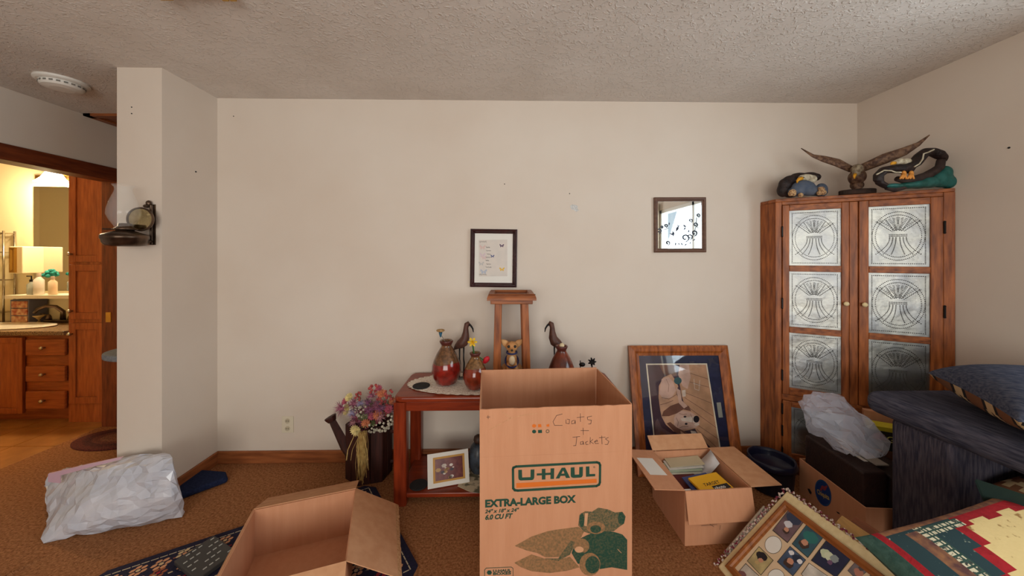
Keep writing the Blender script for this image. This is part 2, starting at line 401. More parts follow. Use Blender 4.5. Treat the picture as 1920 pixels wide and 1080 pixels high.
def drawer_front(parent, q, y, m, km):
    x0, x1, z0, z1 = q; b = MB(); b.box(x0, x1, y-.02, y+.004, z0, z1); o = b.build('drawer', m, parent, bevel=.008, seg=2)
    k = MB(); k.lathe([(.006, 0), (.006, .012), (.014, .018), (.016, .026), (.010, .034), (0, .036)], ((x0+x1)/2, y-.02, (z0+z1)/2), 12, ax=(0, -1, 0)); k.build('knob', km, o, smooth=True)
CHR = mat('chrome', (180, 172, 156), rough=.2, metal=1)
NICK = mat('nickel', (190, 176, 150), rough=.3, metal=1)
for y0, y1 in ((635, 666), (685, 715), (732, 766)): drawer_front(t, px_front(53, 127, y0, y1), VY, BATHX, NICK)
panel_front(t, 'door', px_front(-62, 47, 632, 775), VY, BATHZ, BATHX, knob=None)
t2 = tag(MB().box(-5.62, -3.642, VY-.03, BY1-.005, .73, .765).build('vanity_countertop', mat('granite', (150, 120, 88), (70, 52, 40), scale=130, rough=.3, lo=.45, hi=.6), bevel=.006), 'speckled brown stone countertop on the bathroom vanity', 'countertop')
t = thing('sink', 'white oval sink set in the bathroom counter', 'sink', (-4.35, 3.17, .765))
b = MB(); b.lathe([(.30, 0), (.315, .006), (.31, .014), (.285, .014), (.24, .004), (.12, .002), (0, .001)], (-4.42, 3.16, .765), 40, sx=1.45, sy=.52); b.build('basin', mat('porcelain', (236, 228, 212), rough=.15), t, smooth=True)
t = thing('tall_linen_cabinet', 'tall reddish oak linen cabinet with three raised doors beside the bathroom doorway', 'cabinet', (-3.46, VY, 0))
b = MB(); b.box(-3.64, -3.262, VY+.004, BY1-.005, 0, 2.38); b.build('body', BATHZ, t)
x0, x1 = -3.615, -3.33
panel_front(t, 'door', (x0, x1, 1.335, 2.12), VY, BATHZ, BATHX, .055, (x0+.03, 1.40), NICK)
panel_front(t, 'door', (x0, x1, .86, 1.315), VY, BATHZ, BATHX, .055, (x0+.03, .93), NICK)
panel_front(t, 'door', (x0, x1, .16, .83), VY, BATHZ, BATHX, .055, (x0+.03, .74), NICK)
# faucet
t = thing('faucet', 'dark bronze arched faucet behind the oval sink', 'faucet', WY(112, 592, 3.38))
c = WY(112, 592, 3.38); c.z = .765; b = MB(); b.box(c.x-.12, c.x+.12, c.y-.03, c.y+.03, .765, .79); b.build('base', BRONZE, t, bevel=.008)
b = MB(); b.tube([c+V((.03, 0, .02)), c+V((.03, 0, .10)), c+V((.0, -.03, .15)), c+V((-.05, -.06, .16)), c+V((-.10, -.08, .13)), c+V((-.12, -.085, .10))], [.02, .018, .016, .015, .014, .013], 10); b.build('spout', BRONZE, t, smooth=True)
for s in (-1, 1):
    b = MB(); b.lathe([(.022, 0), (.018, .03), (.01, .05), (0, .055)], c+V((s*.1, 0, .02)), 10); b.tube([c+V((s*.1, 0, .065)), c+V((s*.1+.05*s, -.02, .08))], [.007, .005], 8); b.build('lever', BRONZE, t, smooth=True)
# soap dish, box organiser, ledge, bottles
c = WY(70, 592, 3.38); c.z = .765
b = MB(); b.lathe([(.022, 0), (.015, .022), (.03, .045), (.05, .062), (.047, .066), (.025, .052), (0, .05)], c, 20); tag(b.build('soap_dish', mat('cream_ceramic', (222, 196, 140), rough=.3), smooth=True), 'cream footed soap dish beside the bronze faucet', 'soap dish')
t = thing('drawer_organizer', 'small grey drawer box with printed fronts on the bathroom counter', 'box', WY(38, 590, 3.26))
x0, x1 = WY(19, 575, 3.31).x, WY(54, 575, 3.31).x
MB().box(x0, x1, 3.31, 3.445, .766, .985).build('body', mat('grey_card', (92, 92, 108), rough=.6), t, bevel=.003)
for i in range(3): MB().box(x0+.02, x0+.16, 3.302, 3.312, .775+i*.068, .835+i*.068).build('drawer', mat('printed_drawer', (186, 150, 110), (140, 60, 40), scale=30, rough=.6), t, bevel=.002)
b = MB(); b.box(WY(8, 553, 3.25).x, -3.645, 3.25, BY1, 1.0, 1.03); tag(b.build('ledge_shelf', mat('white_laminate', (226, 216, 196), rough=.4)), 'white ledge shelf under the bathroom mirror', 'shelf')
def bottle(px, wpx, ytop, m, cap, label, kind='bottle', pump=False, z=1.03, y=3.3):
    c = WY(px, 550, y); c.z = z; r = wpx/F*3.35/2; h = max(.05, WY(px, ytop, y).z-z); t = thing('bottle', label, kind, c)
    b = MB(); b.lathe([(r*.9, 0), (r, .01), (r, h*.68), (r*.45, h*.8), (r*.4, h*.86)], c, 16); b.build('body', m, t, smooth=True)
    b = MB()
    b.lathe([(r*.45, h*.86), (r*.45, h), (0, h)], c, 12)
    if pump: b.tube([c+Z3*h, c+Z3*(h+.03), c+V((-.04, 0, h+.03))], .006, 6)
    b.build('cap', cap, t, smooth=False)
CLR = mat('clear_soap', (200, 206, 200), rough=.1, trans=.6)
bottle(59, 11, 524, CLR, BLACK, 'clear soap bottle with black pump on the bathroom ledge', pump=True)
bottle(73, 13, 512, WHITE, WHITE, 'white lotion bottle with yellow label on the bathroom ledge')
bottle(99, 11, 518, mat('ivory_plastic', (230, 216, 186), rough=.4), WHITE, 'ivory tube standing under the teal flower')
t = thing('teal_flower', 'teal artificial flower cluster on the bathroom ledge', 'flower', WY(97, 550, 3.36))
c = WY(98, 513, 3.36); b = MB()
for i in range(22): b.ball(c+V((random.uniform(-.05, .05), random.uniform(-.03, .03), random.uniform(-.025, .03))), .016, 6, 4)
b.build('bloom', mat('teal', (40, 140, 132), rough=.8), t); MB().tube([V((c.x, c.y, 1.03)), c], .008, 6).build('stem', GREEN, t)
# mirror, towel, tissue holder, rack
b = MB(); a = WY(63, 540, BY1-.012); c = WY(140, 350, BY1-.012); b.box(a.x, -3.65, BY1-.012, BY1, 1.05, c.z); tag(b.build('bathroom_mirror', MIRROR), 'large frameless mirror over the bathroom vanity', 'mirror')
b = MB(); N = 10; a = WY(116, 540, 3.2)
for i in range(N+1):
    x = -3.652-.16*i/N; y = 3.2+.012*math.sin(i*1.9); b.v += [V((x, y, 1.08)), V((x+.01, y+.01, 1.25+.17*(1-i/N)**.5))]
b.f = [(2*i, 2*i+2, 2*i+3, 2*i+1) for i in range(N)]; b.m = [0]*N
tw = thing('towel', 'dark navy towel hanging against the tall linen cabinet', 'towel', (-3.7, 3.2, 1.08)); o = b.build('cloth', NAVY, tw, smooth=True); o.modifiers.new('s', 'SOLIDIFY').thickness = .02; MB().box(-3.70, -3.638, 3.195, 3.205, 1.38, 1.42).build('hook', CHR, tw)
t = thing('tissue_holder', 'cream tissue box cover mounted on the bathroom wall', 'tissue holder', WY(38, 512, 3.36))
a, c = WY(17, 513, 3.3), WY(42, 462, 3.3); MB().box(a.x, c.x, 3.3, BY1, a.z, c.z).build('body', CREAM, t, bevel=.006)
b = MB(); frame_ring(b, V((a.x+.01, 3.3, a.z+.01)), X3, Z3, -Y3, (c.x-a.x)*.5, c.z-a.z-.02, .03, .012); b.build('rim', BRASS, t)
b = MB(); b.lathe([(.012, 0), (0, .001)], ((a.x*.72+c.x*.28), 3.297, (a.z+c.z)/2), 14, ax=(0, -1, 0), sy=7); b.build('slot', BLACK, t)
t = thing('wire_rack', 'chrome wire shelf rack standing in the bathroom corner', 'rack', (WY(5, 600, 3.4).x, 3.4, .77)); 
xa, xb = WY(-60, 500, 3.4).x, WY(15, 500, 3.4).x
for x in (xa, xb):
    for y in (3.37, 3.445): MB().tube([(x, y, .765), (x, y, 1.62)], .008, 8).build('post', CHR, t, smooth=True)
for z in (.86, 1.16, 1.42, 1.6):
    b = MB()
    for y in (3.37, 3.395, 3.42, 3.445): b.tube([(xa, y, z), (xb, y, z)], .005, 6)
    for x in (xa, xb): b.tube([(x, 3.37, z), (x, 3.445, z)], .005, 6)
    b.build('shelf', CHR, t)
b = MB(); b.tube([(xa, 3.37, 1.42), (xb, 3.37, 1.6)], .004, 6); b.build('brace', CHR, t)
# vanity light
t = thing('vanity_light', 'glowing frosted glass shade above the bathroom mirror', 'light fixture', (WY(100, 320, 3.36).x, BY1, 2.15))
c = WY(100, 334, 3.34); MB().box(c.x-.3, -3.66, BY1-.02, BY1, c.z-.02, c.z+.05).build('back_plate', BRASS, t, bevel=.004)
b = MB(); b.lathe([(.03, .07), (.05, .05), (.075, 0), (.115, -.045), (.105, -.045), (.04, -.01)], c, 20); b.build('glass_shade', emit('lit_shade', (255, 244, 220), 9), t, smooth=True)
b = MB(); b.tube([V((c.x, BY1-.01, c.z+.05)), c+V((0, 0, .075)), c+V((0, 0, .05))], .012, 8); b.build('arm', BRASS, t)
l = bpy.data.lights.new('vanity_bulb', 'POINT'); l.energy = 60; l.color = (1, .78, .45); l.shadow_soft_size = .06; o = bpy.data.objects.new('vanity_bulb', l); COL.objects.link(o); o.location = c+V((0, -.06, -.09))
# dispenser on the far shower wall (seen in the bathroom mirror)
c = V((-6.1, BY0+.06, 1.62)); t = thing('soap_dispenser', 'black pump dispenser on the shower wall bracket', 'dispenser', c)
MB().lathe([(.05, 0), (.052, .01), (.052, .16), (.02, .18), (.02, .2), (0, .2)], c, 16).build('body', BLACK, t, smooth=True)
MB().tube([c+Z3*.2, c+Z3*.24, c+V((.04, 0, .24))], .008, 6).build('pump', BLACK, t); MB().box(c.x-.07, c.x+.07, BY0, BY0+.12, c.z-.012, c.z).build('bracket', CHR, t)

# ------------------------------------------------------------------ hall bits
b = MB(); c = V((XP0, 2.18, .785)); pts = [c+V((0, .16, 0))]+[c+V((-.21*math.sin(a), .16*math.cos(a), 0)) for a in [math.pi*k/16 for k in range(1, 16)]]+[c+V((0, -.16, 0))]
t = thing('wall_shelf', 'grey half-round shelf sticking out behind the partition wall', 'shelf', c)
b.prism(pts, (0, 0, .035)); b.build('board', mat('grey_felt', (120, 120, 120), (100, 100, 104), scale=60, rough=.9), t, bevel=.01)
MB().box(XP0-.06, XP0, 2.17, 2.19, .68, .785).build('bracket', BLACKM, t)
t = thing('braided_rug', 'dark red oval braided rug in the bathroom doorway', 'rug', (-2.93, 2.72, 0))
for k, (r, cc) in enumerate(((1, (110, 46, 34)), (.8, (92, 38, 30)), (.6, (122, 60, 42)), (.42, (150, 92, 62)))):
    b = MB(); b.lathe([(r, .0), (r, .010+.001*k), (r-.04, .014+.001*k), (0, .014+.001*k)], (-2.93, 2.72, 0), 40, sx=.29, sy=.17)
    b.build('braid_ring', mat('braid%d' % k, cc, tuple(int(v*.55) for v in cc), scale=160, rough=.95, bump=.6, bscale=120), t)
c = WZ(117, 152, HC); t = thing('smoke_detector', 'round white smoke detector on the hall ceiling', 'smoke detector', c)
b = MB(); b.lathe([(.112, 0), (.112, -.012), (.1, -.018), (0, -.018)], c, 40); b.build('base', WHITE, t, smooth=False)
b = MB(); b.lathe([(.09, -.018), (.09, -.035), (.082, -.045), (.05, -.052), (0, -.053)], c, 40); b.build('cover', WHITE, t, smooth=False, bevel=.002)
b = MB()
for k in range(20): a = k*math.pi/10; b.para(c+V((math.cos(a)*.0895, math.sin(a)*.0895, -.034)), V((-math.sin(a), math.cos(a), 0))*.016, V((math.cos(a), math.sin(a), 0))*.002, V((0, 0, .009)))
b.build('vent_slots', mat('slot_grey', (120, 116, 108), rough=.7), t)
c = WZ(372, -14, HC); t = thing('ceiling_light', 'flush white ceiling light with brass clips', 'ceiling light', c)
b = MB(); b.box(c.x-.15, c.x+.15, c.y-.36, c.y-.01, HC-.03, HC); b.build('glass', mat('frosted', (236, 230, 216), rough=.5), t, bevel=.008)
for s in (-.135, -.11, .11, .14): MB().box(c.x+s-.012, c.x+s+.012, c.y-.03, c.y+.0, HC-.034, HC).build('clip', BRASS, t)

# ------------------------------------------------------------------ oil lamp on the partition
LD = 1.865; lc = W(235, 462, LD); t = thing('oil_lamp', 'bronze wall oil lamp with clear glass chimney and round reflector', 'lamp', lc)
k = LD/F
def LZ(y): return CH-(y-HOR)*k
b = MB(); b.lathe([(.05, 0), (.076, .005), (.086, .02), (.088, .036), (.092, .04), (.092, .056), (.086, .062), (.062, .072), (.036, .083), (.03, .09)], (lc.x, lc.y, LZ(462)), 32)
b.build('fuel_font', BRONZE, t, smooth=True)
zb = LZ(430); b = MB(); b.lathe([(.04, 0), (.05, .004), (.04, .01), (.028, .02), (.026, .034), (.012, .036)], (lc.x, lc.y, zb-.004), 24); b.tube([(lc.x-.03, lc.y-.01, zb), (lc.x-.085, lc.y-.03, zb)], .004, 6); b.build('burner', BRONZE, t, smooth=True)
GLASS = film_mat('lamp_glass', (226, 226, 222), .15, .05)
ck = MB(); cx = (232-235)*k; prof = [(.033, 430), (.036, 424), (.056, 412), (.066, 402), (.064, 392), (.052, 376), (.038, 362), (.034, 356), (.036, 352), (.045, 347)]
ck.lathe([(r, LZ(y)-zb) for r, y in prof], (lc.x+cx, lc.y, zb), 32, caps=False)
o = ck.build('glass_chimney', GLASS, t, smooth=True)
rc = W(264, 411, LD+.05); nrm = V((.12, -1, 0)).normalized()
b = MB(); b.lathe([(.064, -.004), (.066, .002), (.064, .008), (.058, .008), (.056, .003), (0, .002)], rc, 32, ax=nrm); b.build('reflector_rim', BRONZE, t, smooth=False)
b = MB(); b.lathe([(.056, .0035), (.03, .0035), (0, .0035)], rc, 32, ax=nrm); b.build('reflector_mirror', mat('aged_mirror', (222, 206, 160), rough=.08, metal=1), t)
b = MB(); wy = YP
b.tube([V((rc.x+.01, wy-.01, LZ(457))), V((rc.x+.01, wy-.01, LZ(380)))], .008, 8); b.tube([V((rc.x+.01, wy-.01, LZ(452))), V((lc.x+.05, lc.y+.04, LZ(448)))], .009, 8)
b.ball((rc.x, wy-.015, LZ(376)), (.014, .012, .016)); b.ball((rc.x-.008, wy-.02, LZ(382)), (.016, .012, .01)); b.tube([V((rc.x+.01, wy-.01, LZ(395))), rc+V((0, .01, .0))], .006, 6)
b.box(rc.x-.005, rc.x+.025, wy-.006, wy, LZ(458), LZ(378)); b.build('bracket', BRONZE, t, smooth=False)

# ------------------------------------------------------------------ outlet
a, c = WY(529, 811, YB), WY(551, 780, YB); t = thing('wall_outlet', 'ivory double outlet low on the back wall', 'outlet', ((a.x+c.x)/2, YB, a.z))
IV = mat('ivory', (214, 204, 182), rough=.45); MB().box(a.x, c.x, YB-.006, YB, a.z, c.z).build('plate', IV, t, bevel=.003)
for f in (.27, .73):
    z = a.z+(c.z-a.z)*f; xm = (a.x+c.x)/2; MB().lathe([(.016, 0), (.016, .003), (0, .003)], (xm, YB-.006, z), 20, ax=(0, -1, 0)).build('receptacle', mat('ivory_dark', (190, 178, 152), rough=.45), t)
    for s in (-.006, .006): MB().box(xm+s-.0015, xm+s+.0015, YB-.0098, YB-.009, z-.005, z+.006).build('slot', BLACK, t)

# ------------------------------------------------------------------ framed print with butterflies
FP = Y3*-1
def wall_frame(name, label, cat, x0, x1, y0, y1, mw, md, fm, ang=0):
    a, c = WY(x0, y1, YB), WY(x1, y0, YB); wd, hh = c.x-a.x, c.z-a.z
    u = V((math.cos(ang), 0, math.sin(ang))); v = V((-math.sin(ang), 0, math.cos(ang))); t = thing(name, label, cat, (a.x+wd/2, YB, a.z))
    b = MB(); o = V((a.x, YB-.001, a.z)); frame_ring(b, o, u, v, FP, wd, hh, mw, md); b.build('frame', fm, t)
    return t, o, u, v, wd, hh
MAHO = mat('mahogany', (56, 20, 24), (40, 14, 20), scale=10, rough=.18, coat=.5)
t, o, u, v, wd, hh = wall_frame('framed_print', 'dark mahogany framed butterfly print hanging on the wall', 'picture', 881.5, 968.5, 429.5, 537.5, .029, .022, MAHO, math.radians(-.7))
b = MB(); b.para(o+FP*.002, u*wd, v*hh, FP*.004); mt = b.build('mat_board', PAPER, t)
pz = YB-.0075
def onw(mb, pts, mi=0): mb.poly([WY(px, py, pz) for px, py in pts], mi)
Q = lambda pts: zm(870, 420, 8.636, pts)
b = MB(); onw(b, Q([(238, 258), (700, 252), (702, 845), (242, 850)])); b.build('print_sheet', mat('pale_print', (208, 200, 192), (216, 206, 196), scale=20, rough=.7), mt)
pz = YB-.0082
def butterfly(px, py, s, m, name='butterfly'):
    b = MB()
    for sx in (-1, 1):
        onw(b, [(px, py), (px+sx*s, py-s*.9), (px+sx*s*1.15, py-s*.1), (px+sx*s*.3, py+s*.1)]); onw(b, [(px, py), (px+sx*s*.8, py+s*.2), (px+sx*s*.7, py+s*.9), (px+sx*s*.15, py+s*.5)])
    b.build(name, m, mt)
for (x, y), s, c in (((612, 350), 3.6, (70, 40, 80)), ((462, 520), 3.0, (52, 70, 130)), ((615, 732), 4.2, (226, 180, 50)), ((318, 770), 5.5, (176, 182, 196)), ((300, 375), 5, (214, 184, 176)), ((300, 500), 5, (210, 190, 196)), ((325, 545), 4, (214, 186, 184)), ((280, 640), 4.5, (190, 186, 184))):
    p = Q([(x, y)])[0]; butterfly(p[0], p[1], s, mat('wing_%d_%d' % (x, y), c, rough=.7))
b = MB(); PI_ = mat('script_ink', (66, 62, 64), rough=.8)
random.seed(3)
for i, (x, y, L) in enumerate(((360, 380, 60), (360, 432, 75), (372, 488, 60), (352, 540, 95), (352, 592, 50), (365, 648, 70), (352, 700, 90))):
    pts = [(x+L*j/9, y+(8 if j % 2 else -9)*(1.6 if j == 0 else .6)+random.uniform(-4, 4)) for j in range(10)]
    b.stroke([WY(q[0], q[1], pz) for q in Q(pts)], .0016, FP)
for x, y, L in ((245, 815, 120), (250, 285, 115)):
    pts = [(x+L*j/11, y+(14 if j % 2 else -8)+random.uniform(-5, 5)) for j in range(12)]; b.stroke([WY(q[0], q[1], pz) for q in Q(pts)], .0013, FP)
b.build('script_lettering', PI_, mt)
# ------------------------------------------------------------------ small wall mirror with etched roses
t, o, u, v, wd, hh = wall_frame('wall_mirror', 'small square mirror with etched roses in a brown wood frame', 'mirror', 1225.5, 1322, 371, 473.5, .027, .02, wood('walnut', (84, 58, 46), (112, 80, 64), 'x'), math.radians(.3))
b = MB(); b.para(o+u*.02+v*.02+FP*.004, u*(wd-.04), v*(hh-.04), FP*.003); mg = b.build('mirror_glass', MIRROR, t)
pz = YB-.0093; Q = lambda pts: zm(1210, 360, 8.308, pts); ETCH = mat('etched_grey', (70, 78, 96), rough=.5); b = MB()
def rose(x, y, r):
    for k in range(9):
        a = k*.7; pts = [(x+r*(.25+.09*k)*math.cos(a+j*.5), y+r*(.25+.09*k)*math.sin(a+j*.5)) for j in range(5)]; b.stroke([WY(q[0], q[1], pz) for q in Q(pts)], .0034+.0012*(k % 3), FP)
def leaf(x, y, dx, dy): b.poly([WY(q[0], q[1], pz) for q in Q([(x, y), (x+dx*.5-dy*.2, y+dy*.5+dx*.2), (x+dx, y+dy), (x+dx*.5+dy*.2, y+dy*.5-dx*.2)])])
for x, y, r in ((620, 715, 62), (690, 700, 45), (760, 640, 46), (780, 510, 36), (705, 445, 30), (825, 365, 30), (350, 795, 34), (210, 605, 40), (320, 525, 28), (255, 545, 20)): rose(x, y, r)
for q in ((480, 620, 40, -100), (600, 600, 30, -60), (440, 700, -10, -100), (640, 540, -60, -30), (670, 640, 15, -60), (380, 640, 60, 30), (370, 520, 5, -50), (540, 830, -30, -40), (585, 835, -30, -50), (610, 840, 40, -40), (690, 815, 25, -45), (740, 760, 40, -30), (470, 840, 5, -60), (520, 510, -30, 20), (830, 560, -20, -10)): leaf(*q)
for pts in ([(400, 690), (480, 600), (560, 480), (620, 470)], [(480, 520), (640, 545)], [(640, 780), (740, 690), (790, 540), (800, 400)], [(430, 640), (560, 640), (620, 690)], [(300, 590), (360, 560)]): b.stroke([WY(q[0], q[1], pz) for q in Q(pts)], .0026, FP)
b.build('etched_roses', ETCH, mg)

# ------------------------------------------------------------------ side table
TX0, TX1, TY0, TY1, TZ = -.622, .665, 1.955, 2.372, .604
t = thing('side_table', 'long cherry wood side table with a low shelf', 'table', ((TX0+TX1)/2, (TY0+TY1)/2, 0))
def rrect(x0, x1, y0, y1, r, z, n=5):
    pts = []
    for cx, cy, a0 in ((x1-r, y1-r, 0), (x0+r, y1-r, 90), (x0+r, y0+r, 180), (x1-r, y0+r, 270)):
        for k in range(n+1): a = math.radians(a0+90*k/n); pts.append(V((cx+r*math.cos(a), cy+r*math.sin(a), z)))
    return pts
b = MB(); b.prism(rrect(TX0, TX1, TY0, TY1, .05, TZ-.03), (0, 0, .03)); b.build('tabletop', CHERX, t, bevel=.01, seg=3)
b = MB()
for q in ((TX0+.06, TX1-.06, TY0+.012, TY0+.035), (TX0+.06, TX1-.06, TY1-.035, TY1-.012)): b.box(q[0], q[1], q[2], q[3], TZ-.082, TZ-.03)
for q in ((TX0+.012, TX0+.035), (TX1-.035, TX1-.012)): b.box(q[0], q[1], TY0+.06, TY1-.06, TZ-.082, TZ-.03)
b.build('apron', CHERX, t, bevel=.003)
for x in (TX0, TX1-.072):
    for y in (TY0, TY1-.072): b = MB(); b.prism(rrect(x, x+.072, y, y+.072, .016, 0, 3), (0, 0, TZ-.03)); b.build('leg', CHERZ, t)
MB().box(TX0+.03, TX1-.03, TY0+.02, TY1-.02, .035, .06).build('shelf', CHERX, t, bevel=.004)
# doily
t = thing('lace_doily', 'cream crocheted lace doily spread on the side table', 'doily', (-.21, 2.16, TZ)); b = MB(); N = 132; c = V((-.19, 2.165, TZ))
ring = []
for k in range(N):
    a = 2*math.pi*k/N; m = 1+.035*abs(math.sin(a*22))-.02; ring.append(c+V((.405*m*math.cos(a), .19*m*math.sin(a), .003+.001*math.sin(k*2.3))))
b.v = [c+Z3*.004]+ring+[p*1 for p in [c+(p-c)*.86+Z3*.0015 for p in ring]]
b.f = [(0, 1+N+k, 1+N+(k+1) % N) for k in range(N)]+[(1+N+k, 1+k, 1+(k+1) % N, 1+N+(k+1) % N) for k in range(N)]; b.m = [0]*len(b.f)
b.build('lace', mat('lace', (240, 230, 216), (204, 186, 166), scale=150, rough=.95, lo=.5, hi=.62, bump=.5, bscale=150), t)
def coaster(name, c, label):
    t = thing(name, label, 'coaster', c); b = MB(); b.lathe([(.05, 0), (.051, .003), (.05, .006), (.046, .0065), (0, .0055)], c, 36); b.build('disc', mat('black_rubber', (34, 33, 34), rough=.75), t)
    b = MB()
    for k in range(-6, 7): x = k*.007; L = math.sqrt(.046**2-x*x); b.box(c[0]+x-.0012, c[0]+x+.0012, c[1]-L, c[1]+L, c[2]+.006, c[2]+.0078)
    b.build('ridge', mat('black_rubber2', (52, 50, 50), rough=.7), t)
coaster('coaster', WZ(790, 724, TZ+.005), 'black round coaster on the lace doily')
coaster('coaster', WZ(785, 910, .062), 'black ribbed coaster on the low table shelf')

def glaze(name, low, up, zc, nz=.02):
    m = mat(name, low, tuple(int(v*.7) for v in low), scale=25, rough=.16, coat=.6); nt = m.node_tree; p = nt.nodes['Principled BSDF']; src = p.inputs['Base Color'].links[0].from_socket
    tc = nt.nodes.new('ShaderNodeTexCoord'); sp = nt.nodes.new('ShaderNodeSeparateXYZ'); nt.links.new(tc.outputs['Object'], sp.inputs[0])
    nn = nt.nodes.new('ShaderNodeTexNoise'); nn.inputs['Scale'].default_value = 14; nt.links.new(tc.outputs['Object'], nn.inputs['Vector'])
    ma = nt.nodes.new('ShaderNodeMath'); ma.operation = 'MULTIPLY_ADD'; nt.links.new(nn.outputs['Fac'], ma.inputs[0]); ma.inputs[1].default_value = nz*2; nt.links.new(sp.outputs['Z'], ma.inputs[2])
    gt = nt.nodes.new('ShaderNodeMath'); gt.operation = 'GREATER_THAN'; nt.links.new(ma.outputs[0], gt.inputs[0]); gt.inputs[1].default_value = zc+nz
    n2 = nt.nodes.new('ShaderNodeTexNoise'); n2.inputs['Scale'].default_value = 60; nt.links.new(tc.outputs['Object'], n2.inputs['Vector'])
    cr = nt.nodes.new('ShaderNodeValToRGB'); cr.color_ramp.elements[0].position = .4; cr.color_ramp.elements[1].position = .65; cr.color_ramp.elements[0].color = lin(up); cr.color_ramp.elements[1].color = lin(tuple(min(255, int(v*1.45)) for v in up)); nt.links.new(n2.outputs['Fac'], cr.inputs[0])
    mx = nt.nodes.new('ShaderNodeMixRGB'); nt.links.new(gt.outputs[0], mx.inputs[0]); nt.links.new(src, mx.inputs[1]); nt.links.new(cr.outputs[0], mx.inputs[2]); nt.links.new(mx.outputs[0], p.inputs['Base Color'])
    return m
VP = [(.040, 0), (.062, .010), (.080, .045), (.088, .082), (.085, .115), (.074, .150), (.058, .185), (.040, .214), (.031, .228), (.031, .238), (.038, .250), (.041, .260), (.037, .264), (.027, .256), (.024, .23)]
def vase(c, s, label, m, sr=1, rimm=None):
    t = thing('vase', label, 'vase', c); b = MB(); b.lathe([(r*s*sr, z*s) for r, z in VP], c, 36); b.build('body', m, t, smooth=True)
    b = MB(); b.lathe([(r*s*sr*1.01, z*s) for r, z in VP[9:14]], c, 36, caps=False); b.build('rim', rimm or mat('vase_rim', (86, 42, 36), rough=.3), t, smooth=True)
    return t
v1 = WZ(837, 721, TZ); v1.z = TZ+.006; vase(v1, 1.0, 'large red vase with a dark gold top on the doily', glaze('red_glaze', (146, 36, 28), (84, 56, 34), .135))
v2 = WZ(891, 730, TZ); v2.z = TZ+.006; vase(v2, .80, 'small red brown vase with a gold neck beside the large vase', glaze('rust_glaze', (142, 52, 30), (96, 68, 38), .125), 1.0)
v3 = WZ(1053, 724, TZ); v3.z = TZ+.001; vase(v3, .92, 'carved brown vase with an open mouth', mat('carved_brown', (128, 54, 28), (70, 26, 16), scale=22, rough=.3, coat=.4, bump=.6, bscale=22, bdist=.01), .98)
b = MB(); b.ball(v3+V((0, -.01, .245)), (.016, .014, .016)); tag(b.build('potpourri_ball', mat('cream_ball', (206, 186, 150), rough=.8), smooth=True), 'cream ball resting in the mouth of the carved brown vase', 'ball')
# stems in the vases
STEM = mat('stem_green', (46, 92, 40), rough=.6)
t = thing('paper_flower', 'tan disc flower with a blue calyx in the large red vase', 'flower', v1+Z3*.2); h = W(826, 623, 2.14)
MB().tube([v1+Z3*.1, v1+V((-.005, 0, .25)), h+V((.006, 0, -.02))], .002, 6).build('stem', mat('wire', (120, 110, 96), rough=.4), t)
MB().lathe([(.003, -.03), (.009, -.012), (.011, 0)], h, 10).build('calyx', mat('blue_calyx', (44, 92, 116), rough=.6), t)
MB().lathe([(.004, 0), (.022, .006), (.026, .012), (.02, .017), (0, .018)], h, 18, sx=1, sy=.9).build('bloom', mat('tan_bloom', (186, 152, 104), (150, 112, 70), scale=90, rough=.9), t)
t = thing('daffodil', 'yellow daffodil on a green stem in the small vase', 'flower', v2+Z3*.15); h = W(886, 641, 2.05)
MB().tube([v2+Z3*.08, v2+V((-.004, 0, .17)), h], .0045, 8).build('stem', STEM, t)
b = MB()
for k in range(6): a = k*math.pi/3; b.prism([h, h+V((.022*math.cos(a-.35), -.004, .022*math.sin(a-.35))), h+V((.03*math.cos(a), -.004, .03*math.sin(a))), h+V((.022*math.cos(a+.35), -.004, .022*math.sin(a+.35)))], (0, -.002, 0))
b.build('petals', mat('yellow_petal', (226, 186, 40), rough=.6), t); MB().lathe([(.007, 0), (.01, .01), (.013, .016), (.008, .014), (0, .006)], h+V((0, -.004, 0)), 14, ax=(0, -1, 0)).build('trumpet', mat('yellow_deep', (206, 156, 24), rough=.6), t)
t = thing('red_tulip', 'red tulip drooping from the small vase', 'flower', v2+Z3*.15); h = W(909, 675, 2.07)
MB().tube([v2+Z3*.08, v2+V((.01, 0, .165)), v2+V((.03, 0, .18)), h+V((-.01, 0, .0))], .004, 8).build('stem', STEM, t)
b = MB()
for k in range(4): b.ball(h+V((.008+.004*math.cos(k*1.6), .006*math.sin(k*1.6), .004*math.cos(k*2))), (.016, .009, .02), 8, 6, Matrix.Rotation(.5, 3, 'Y'))
b.build('petals', mat('red_petal', (190, 26, 40), rough=.5), t, smooth=True)
